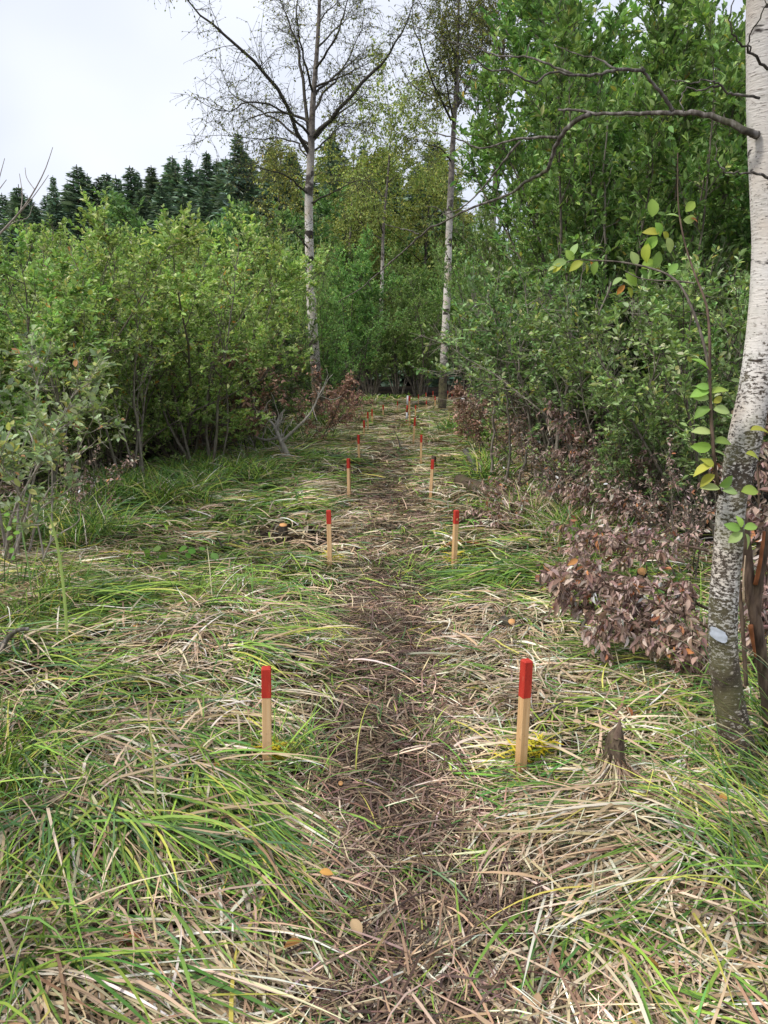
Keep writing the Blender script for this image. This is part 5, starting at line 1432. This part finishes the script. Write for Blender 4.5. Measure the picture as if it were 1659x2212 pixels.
def log(lab, pts, r0, r1, mat, ends=None, nm='fallen_log', cat='log', group=None, sides=10):
    P = np.array(pts, float); o0 = P[0].copy(); o0[2] = float(gh(o0[0], o0[1]))
    r = empty(nm, o0, lab, cat, group)
    Q_ = smooth_path(P, 14) - o0
    mb = MB(); tube(mb, Q_, np.linspace(r0, r1, 14), sides, lump=.06, rng=np.random.default_rng(len(lab)), cap=True)
    link('bark', mb.build('bark', M[mat]), r)
    if ends:
        d = nrm(Q_[0] - Q_[1])
        mb = MB(); tube(mb, np.array([Q_[0] - d * .01, Q_[0] + d * .003]), [r0 * .9] * 2, 12, cap=True); link('cut_face', mb.build('cut_face', M[ends]), r)
    return r
def gp(u, v, z=.03):
    p = G(u, v); p[2] += z
    return p
log('mossy cut log pointing at the path beside the third facing stake', [gp(992, 1062, .17), gp(1030, 1076, .14), gp(1070, 1088, .09)], .078, .070, 'bark_mossy', 'straw_wood')
log('dark half-buried branch among roots near the mossy log', [gp(1005, 1000, .2), gp(1030, 1030, .12), gp(1045, 1060, .03)], .05, .045, 'bark_dead')
log('black wet log piece under the small orange-faced stump', [gp(1086, 1350, .03), gp(1115, 1362, .03), gp(1150, 1372, .02)], .030, .026, 'bark_dark', None)
log('dark rotten log lying behind the near stake on the straw side', [gp(604, 1415, .04), gp(635, 1425, .045), gp(668, 1432, .03)], .026, .018, 'bark_dark')
log('thin dark bent stick rising at the outer edge of the green swath', [gp(2, 1420, .03), at(12, 1385, G(2, 1420)[1]), at(35, 1363, G(2, 1420)[1]), at(62, 1358, G(2, 1420)[1])], .016, .009, 'bark_dead', nm='fallen_stick', cat='stick')
log('thin twig with pale lichen lying past the near leaning stake', [gp(1150, 1580, .05), gp(1180, 1568, .07), gp(1215, 1552, .08)], .006, .003, 'bark_dead', nm='fallen_stick', cat='stick', sides=6)
log('crooked dark twig standing in the middle of the far path', [gp(868, 984, .02), gp(860, 965, .15), gp(850, 948, .22)], .014, .008, 'bark_dark', nm='fallen_stick', cat='stick', sides=6)
log('short dark curved stick beside the dry brown twig heap', [gp(990, 1092, .05), gp(1010, 1105, .05), gp(1035, 1112, .03)], .016, .010, 'bark_dark', nm='fallen_stick', cat='stick', sides=6)
log('slim broken stalk standing in the yellow-green grass', [gp(483, 1200, .0), at(478, 1178, G(483, 1200)[1]), at(468, 1160, G(483, 1200)[1])], .010, .006, 'bark_dark', nm='fallen_stick', cat='stick', sides=6)
log('pale grey stick lying in front of the willow scrub stems', [gp(330, 1155, .08), gp(365, 1130, .05), gp(285, 1060, .25), gp(225, 1020, .4)], .012, .006, 'bark_pale', nm='fallen_stick', cat='stick', sides=6)
log('reddish stripped branch lying behind the knotted stake', [gp(955, 1195, .03), gp(985, 1185, .06), gp(1040, 1190, .05), gp(1065, 1200, .03)], .022, .010, 'rot', nm='fallen_stick', cat='stick', sides=7)
log('thin twig lying level across the straw above the deep hole', [gp(335, 1490, .07), gp(380, 1495, .09), gp(430, 1505, .06)], .005, .003, 'bark_pale', nm='fallen_stick', cat='stick', sides=6)

# grey many-stemmed willow leaning over the withered heap, with single leaves
rng = np.random.default_rng(871)
gd = 8.4
p0 = base(1150, gd, 1100)
gw = empty('grey_willow', p0, 'many-stemmed grey willow with crooked bare stems fanning out above the brown heap', 'bush')
segs = []
for pts, r0 in [([(1130, 1170, 0), (1160, 1090, 0), (1190, 1010, .05), (1205, 930, .1), (1218, 860, .1), (1250, 780, .1), (1285, 700, .1), (1320, 610, .1)], .030),
                ([(1165, 1100, .05), (1200, 1060, 0), (1250, 1010, -.1), (1330, 935, -.2), (1400, 890, -.3), (1450, 830, -.3)], .020),
                ([(1150, 1120, .1), (1172, 1040, .2), (1180, 960, .3), (1187, 900, .3), (1200, 830, .4), (1215, 760, .4), (1222, 670, .5)], .017),
                ([(1090, 1080, .6), (1100, 980, .6), (1098, 880, .7), (1085, 800, .8), (1075, 720, .8), (1055, 630, .8)], .018),
                ([(1062, 1020, 1.4), (1068, 900, 1.4), (1058, 820, 1.4), (1050, 740, 1.4), (1030, 660, 1.4)], .018),
                ([(1110, 1100, .3), (1130, 1000, .3), (1147, 930, .3), (1135, 860, .3), (1120, 790, .3), (1140, 690, .3), (1135, 610, .3)], .018),
                ([(1240, 1090, .5), (1245, 960, .5), (1249, 860, .5), (1243, 760, .5), (1252, 640, .5), (1262, 560, .5)], .015),
                ([(1312, 1060, .8), (1311, 900, .8), (1309, 740, .8), (1307, 560, .8), (1306, 420, .8), (1312, 260, .8)], .026),
                ([(1220, 860, .1), (1265, 820, 0), (1300, 760, -.1), (1360, 730, -.2), (1400, 690, -.2)], .012),
                ([(1100, 900, .7), (1060, 860, .5), (1010, 830, .4), (985, 790, .3)], .010),
                ([(1020, 790, .6), (1070, 810, .5), (1120, 850, .3), (1160, 890, .2), (1185, 905, .2)], .012)]:
    P = smooth_path(np.array([at(u, v, gd + dd) for u, v, dd in pts]), 24) - p0
    P[1:-1] += rng.normal(0, .012, (22, 3))
    mb = MB(); tube(mb, P, np.linspace(r0, r0 * .28, 24), 7, lump=.04, rng=rng)
    for q in range(12):
        t = rng.uniform(.42, .99); p, tg = interp(P, t)
        W_ = wander(rng, p, tg * .5 + rng.normal(0, .6, 3) + np.array([0, 0, .2]), rng.uniform(.25, .7), 4, .2, .05)
        tube(mb, W_, np.linspace(.006, .002, 5), 4)
        for z_ in range(4):
            p3, t3 = interp(W_, rng.uniform(.3, .99)); e3 = p3 + nrm(t3 + rng.normal(0, .6, 3)) * rng.uniform(.1, .25)
            tube(mb, np.array([p3, e3]), [.0028, .0015], 3)
            if t > .5: segs.append((p3, e3))
    link('stem', mb.build('stem', M['bark_mid']), gw)
lv = leaves_on(rng, segs, 8, .066, .5, GRY, GRY_W, .8, .2)
dist = np.linalg.norm(lv[0] + p0 - np.array([0, 0, CAMZ]), axis=1)
order = np.argsort(dist); one = order[:600:2]; rest = np.setdiff1d(order, one)
V, Q, c = leaf_arrays(*[a_[rest] for a_ in lv]); link('foliage', mesh('foliage', V, Q, None, c, M['leaf_dark'], False), gw, 'stuff')
GWL = [leaf_mesh('leaf', c_, .5, 'leaf_dark') for c_ in [(.28, .41, .17), (.20, .31, .12), (.42, .53, .29), (.44, .54, .18)]]
for i in one: place_leaf(GWL[rng.choice(4)], gw, lv[0][i], lv[1][i], lv[2][i], lv[3][i])

# pale dead brushwood before the willow scrub
rng = np.random.default_rng(841)
p = G(622, 1000)
db = empty('dead_brushwood', p, 'bare pale dead branches piled at the edge of the willow scrub', 'dead branches')
for (pts, r0) in [([(622, 985, 0), (608, 955, 0), (598, 930, .1), (602, 905, .2), (615, 885, .2)], .035), ([(608, 955, 0), (640, 925, -.1), (665, 900, -.2), (680, 875, -.2), (690, 850, -.2)], .022), ([(650, 990, -.1), (610, 992, 0), (560, 985, .1), (525, 990, .2)], .03),
                  ([(598, 930, .1), (580, 905, .2), (560, 890, .3), (540, 885, .4)], .018), ([(604, 945, 0), (570, 950, .2), (540, 935, .4), (520, 905, .5)], .018), ([(560, 985, .1), (545, 955, .3), (530, 930, .4)], .015)]:
    d = p[1]
    P = smooth_path(np.array([at(u, v, d + dd) for u, v, dd in pts]), 12) - p
    mb = MB(); tube(mb, P, np.linspace(r0 * 1.4, r0 * .45, 12), 6, lump=.05, rng=rng)
    for _ in range(12):
        q, tg = interp(P, rng.uniform(.2, .99))
        tube(mb, wander(rng, q, tg + rng.normal(0, .7, 3), rng.uniform(.15, .5), 4, .25, .05), np.linspace(r0 * .35, .005, 5), 4)
    link('branch', mb.build('branch', M['bark_bleached']), db)

# pale twiggy bush close on the scrub side, with single leaves
stems, lv = shrub_parts(seed=851, H=1.75, tilt=36, nstem=7, nsub=9, ntwig=6, per=10, lsize=.062, lwidth=.52, pal=[(.34, .42, .25), (.25, .34, .16), (.44, .50, .32), (.54, .54, .22), (.56, .32, .14)], wts=[4, 4, 2, 1, .25], bare=.35, twig=.2, stem_r=.013, jit=.16, sublen=.3)
p0 = base(0, 6.0, 1200)
fb = empty('twiggy_bush', p0, 'pale twiggy bush with grey-green leaves and bare crooked stems at the clearing edge', 'bush')
for s_ in stems: link('stem', s_.build('stem', M['bark_pale']), fb)
dist = np.linalg.norm(lv[0] + p0 - np.array([0, 0, CAMZ]), axis=1)
dist = dist + 10 * ((lv[0] + p0)[:, 0] < -3.2)
order = np.argsort(dist); one = order[:500:2]; rest = np.setdiff1d(order, one)
V, Q, c = leaf_arrays(*[a[rest] for a in lv]); link('foliage', mesh('foliage', V, Q, None, c, M['leaf'], False), fb, 'stuff')
GRL = [leaf_mesh('leaf', c_, .5, 'leaf') for c_ in [(.34, .42, .24), (.27, .36, .17), (.45, .51, .30), (.56, .55, .20)]]
for i in one: place_leaf(GRL[rng.choice(4)], fb, lv[0][i], lv[1][i], lv[2][i], lv[3][i])
for (pts, r0) in [([(-10, 1290, 0), (30, 1200, 0), (55, 1120, 0), (70, 1050, 0), (78, 1000, 0), (70, 950, 0), (62, 930, .1)], .013), ([(85, 1290, .1), (95, 1220, .1), (85, 1150, .1), (70, 1100, .1), (60, 1080, .1)], .010),
                  ([(85, 1230, 0), (110, 1170, 0), (135, 1150, 0), (160, 1135, 0), (172, 1120, 0), (168, 1105, 0)], .008), ([(60, 1120, .1), (100, 1090, .1), (140, 1065, .1), (170, 1040, .1), (185, 1025, .1)], .008), ([(110, 1170, 0), (113, 1080, .05), (112, 1000, .1), (105, 960, .1)], .009)]:
    P = smooth_path(np.array([at(u, v, 5.7 + dd) for u, v, dd in pts]), 16) - p0
    mb = MB(); tube(mb, P, np.linspace(r0, r0 * .35, 16), 7, lump=.04, rng=rng); link('stem', mb.build('stem', M['bark_pale']), fb)

# bare dead shrub rising at the open edge
p0 = base(-60, 5.2, 1200)
bs = empty('bare_shrub', p0, 'leafless dead shrub with thin grey twigs rising into the open sky', 'dead shrub')
for (pts, r0) in [([(-60, 1300, 0), (-55, 1000, 0), (-50, 700, 0), (-40, 560, 0), (0, 505, 0), (45, 455, 0), (75, 410, 0), (98, 365, 0), (114, 318, 0)], .012), ([(-40, 560, 0), (-20, 480, -.05), (-5, 400, -.1), (10, 342, -.1)], .006), ([(45, 455, 0), (48, 420, .03), (42, 375, .05)], .004),
                  ([(20, 485, 0), (60, 440, .05), (90, 400, .05), (105, 378, .05)], .004), ([(-10, 420, -.1), (5, 400, -.1), (14, 388, -.1)], .003), ([(0, 505, 0), (30, 480, .05), (60, 470, .1), (70, 445, .1)], .004), ([(75, 410, 0), (58, 385, .03), (54, 362, .05)], .003)]:
    P = smooth_path(np.array([at(u, v, 5.2 + dd) for u, v, dd in pts]), 18) - p0
    mb = MB(); tube(mb, P, np.linspace(r0, .0018, 18), 5); link('twig', mb.build('twig', M['bark_pale']), bs)

# single tall blades that stand clear of the rest
for lab, pts, w_, col in [('single tall light green blade arching above the flattened sedge, near the seedling', [(146, 1400, 0), (140, 1300, 0), (128, 1200, 0), (112, 1130, -.02), (95, 1097, -.04)], .016, (.42, .54, .16)),
                          ('tall thin blade leaning up beside the light green arching one', [(70, 1300, .1), (62, 1230, .1), (52, 1170, .1), (44, 1120, .1)], .010, (.26, .40, .13)),
                          ('upright pale stalk on the straw mound left of the upright stake', [(338, 1760, 0), (332, 1640, 0), (322, 1560, 0), (318, 1500, 0)], .008, (.62, .58, .24)),
                          ('kinked pale reed lying across the corner below the mossy stump', [(1160, 2160, -.03), (1215, 2040, 0), (1290, 1905, .0), (1370, 1860, .02)], .010, (.80, .74, .58))]:
    p0 = G(pts[0][0], pts[0][1], .03)
    P = smooth_path(np.array([at(u, v, p0[1] + dd + ((v - pts[0][1]) * -.0022 if 'lying' in lab else 0)) for u, v, dd in pts]), 20)
    if 'lying' in lab: P[:, 2] = gh(P[:, 0], P[:, 1]) + .075
    P -= P[0] if False else p0
    hw_ = w_ * .5 * np.interp(np.linspace(0, 1, 20), [0, .2, .7, 1], [.8, 1, .8, .1])
    sv_ = nrm(np.cross(nrm(np.gradient(P, axis=0)), np.array([.25, -1.0, .35])))
    V = np.concatenate([P + sv_ * hw_[:, None], P - np.array([0, .002, .0]), P - sv_ * hw_[:, None]])
    i_ = np.arange(19)
    Q = np.concatenate([np.stack([i_, i_ + 20, i_ + 21, i_ + 1], -1), np.stack([i_ + 20, i_ + 40, i_ + 41, i_ + 21], -1)])
    o = link('sedge_blade', mesh('sedge_blade', V, Q, None, np.tile(np.array(col), (60, 1)), M['blade']), None, None, p0)
    tag(o, lab, 'grass blade', 'single sedge blades')

# fallen leaves on the sedge
LITTER = [leaf_mesh('fallen_leaf', c_, .6, 'dry_leaf', .35, .25) for c_ in [(.50, .24, .07), (.42, .28, .16), (.36, .15, .05), (.58, .42, .26)]]
rng = np.random.default_rng(861)
_fl_lab = ['rusty fallen leaf close to the wilted tan seedling', 'tan fallen leaf under the edge of the big withered bough', 'rusty fallen leaf between the big withered bough and the mossy stump', 'orange fallen leaf on green blades well in front of the near birch',
           'tan fallen leaf among green blades in the corner below the near birch', 'rusty fallen leaf at the bottom edge beside the trodden path', 'orange-brown fallen leaf at the foot of the near upright stake', 'pale fallen leaf below the withered bough near the birch foot',
           'orange fallen leaf on the combed green swath below the upright stake', 'tan fallen leaf on the straw edge of the path low in the picture', 'small rusty fallen leaf in the path between the two nearest pairs of stakes', 'pale fallen leaf on straw beside the dark log with the orange stump',
           'tan fallen leaf below the long horizontal green swath', 'rusty fallen leaf near the dark bent stick', 'rusty fallen leaf on straw by the path, below the other leaves there', 'tan fallen leaf just past the near leaning stake',
           'rusty fallen leaf by the foot of the near birch', 'pale fallen leaf near the picture edge below the birch foot', 'rusty fallen leaf beside the deep dark hole in the straw', 'tan fallen leaf in the middle of the straw-covered path', 'rusty fallen leaf lying behind the near leaning stake', 'pale fallen leaf on flattened straw below the mossy stump']
for i, (u, v) in enumerate([(470, 1690), (1280, 1530), (1350, 1565), (1500, 2020), (1390, 2130), (1160, 2205), (545, 1660), (1440, 1510), (690, 1935), (760, 2040), (880, 1420), (1020, 1340), (300, 1380), (140, 1480), (655, 2090), (1235, 1600), (1560, 1760), (1600, 2040), (400, 1590), (930, 2100), (1090, 1585), (1340, 1980)]):
    p = G(u, v)
    o = bpy.data.objects.new('fallen_leaf', LITTER[i % 4]); C.objects.link(o)
    s_ = rng.uniform(.035, .06)
    o.location = (p[0], p[1], p[2] + .085); o.scale = (s_, s_, s_); o.rotation_euler = (rng.uniform(-.5, .5), rng.uniform(-.5, .5), rng.uniform(0, 6.28))
    tag(o, _fl_lab[i], 'leaf', 'fallen leaves on the sedge')
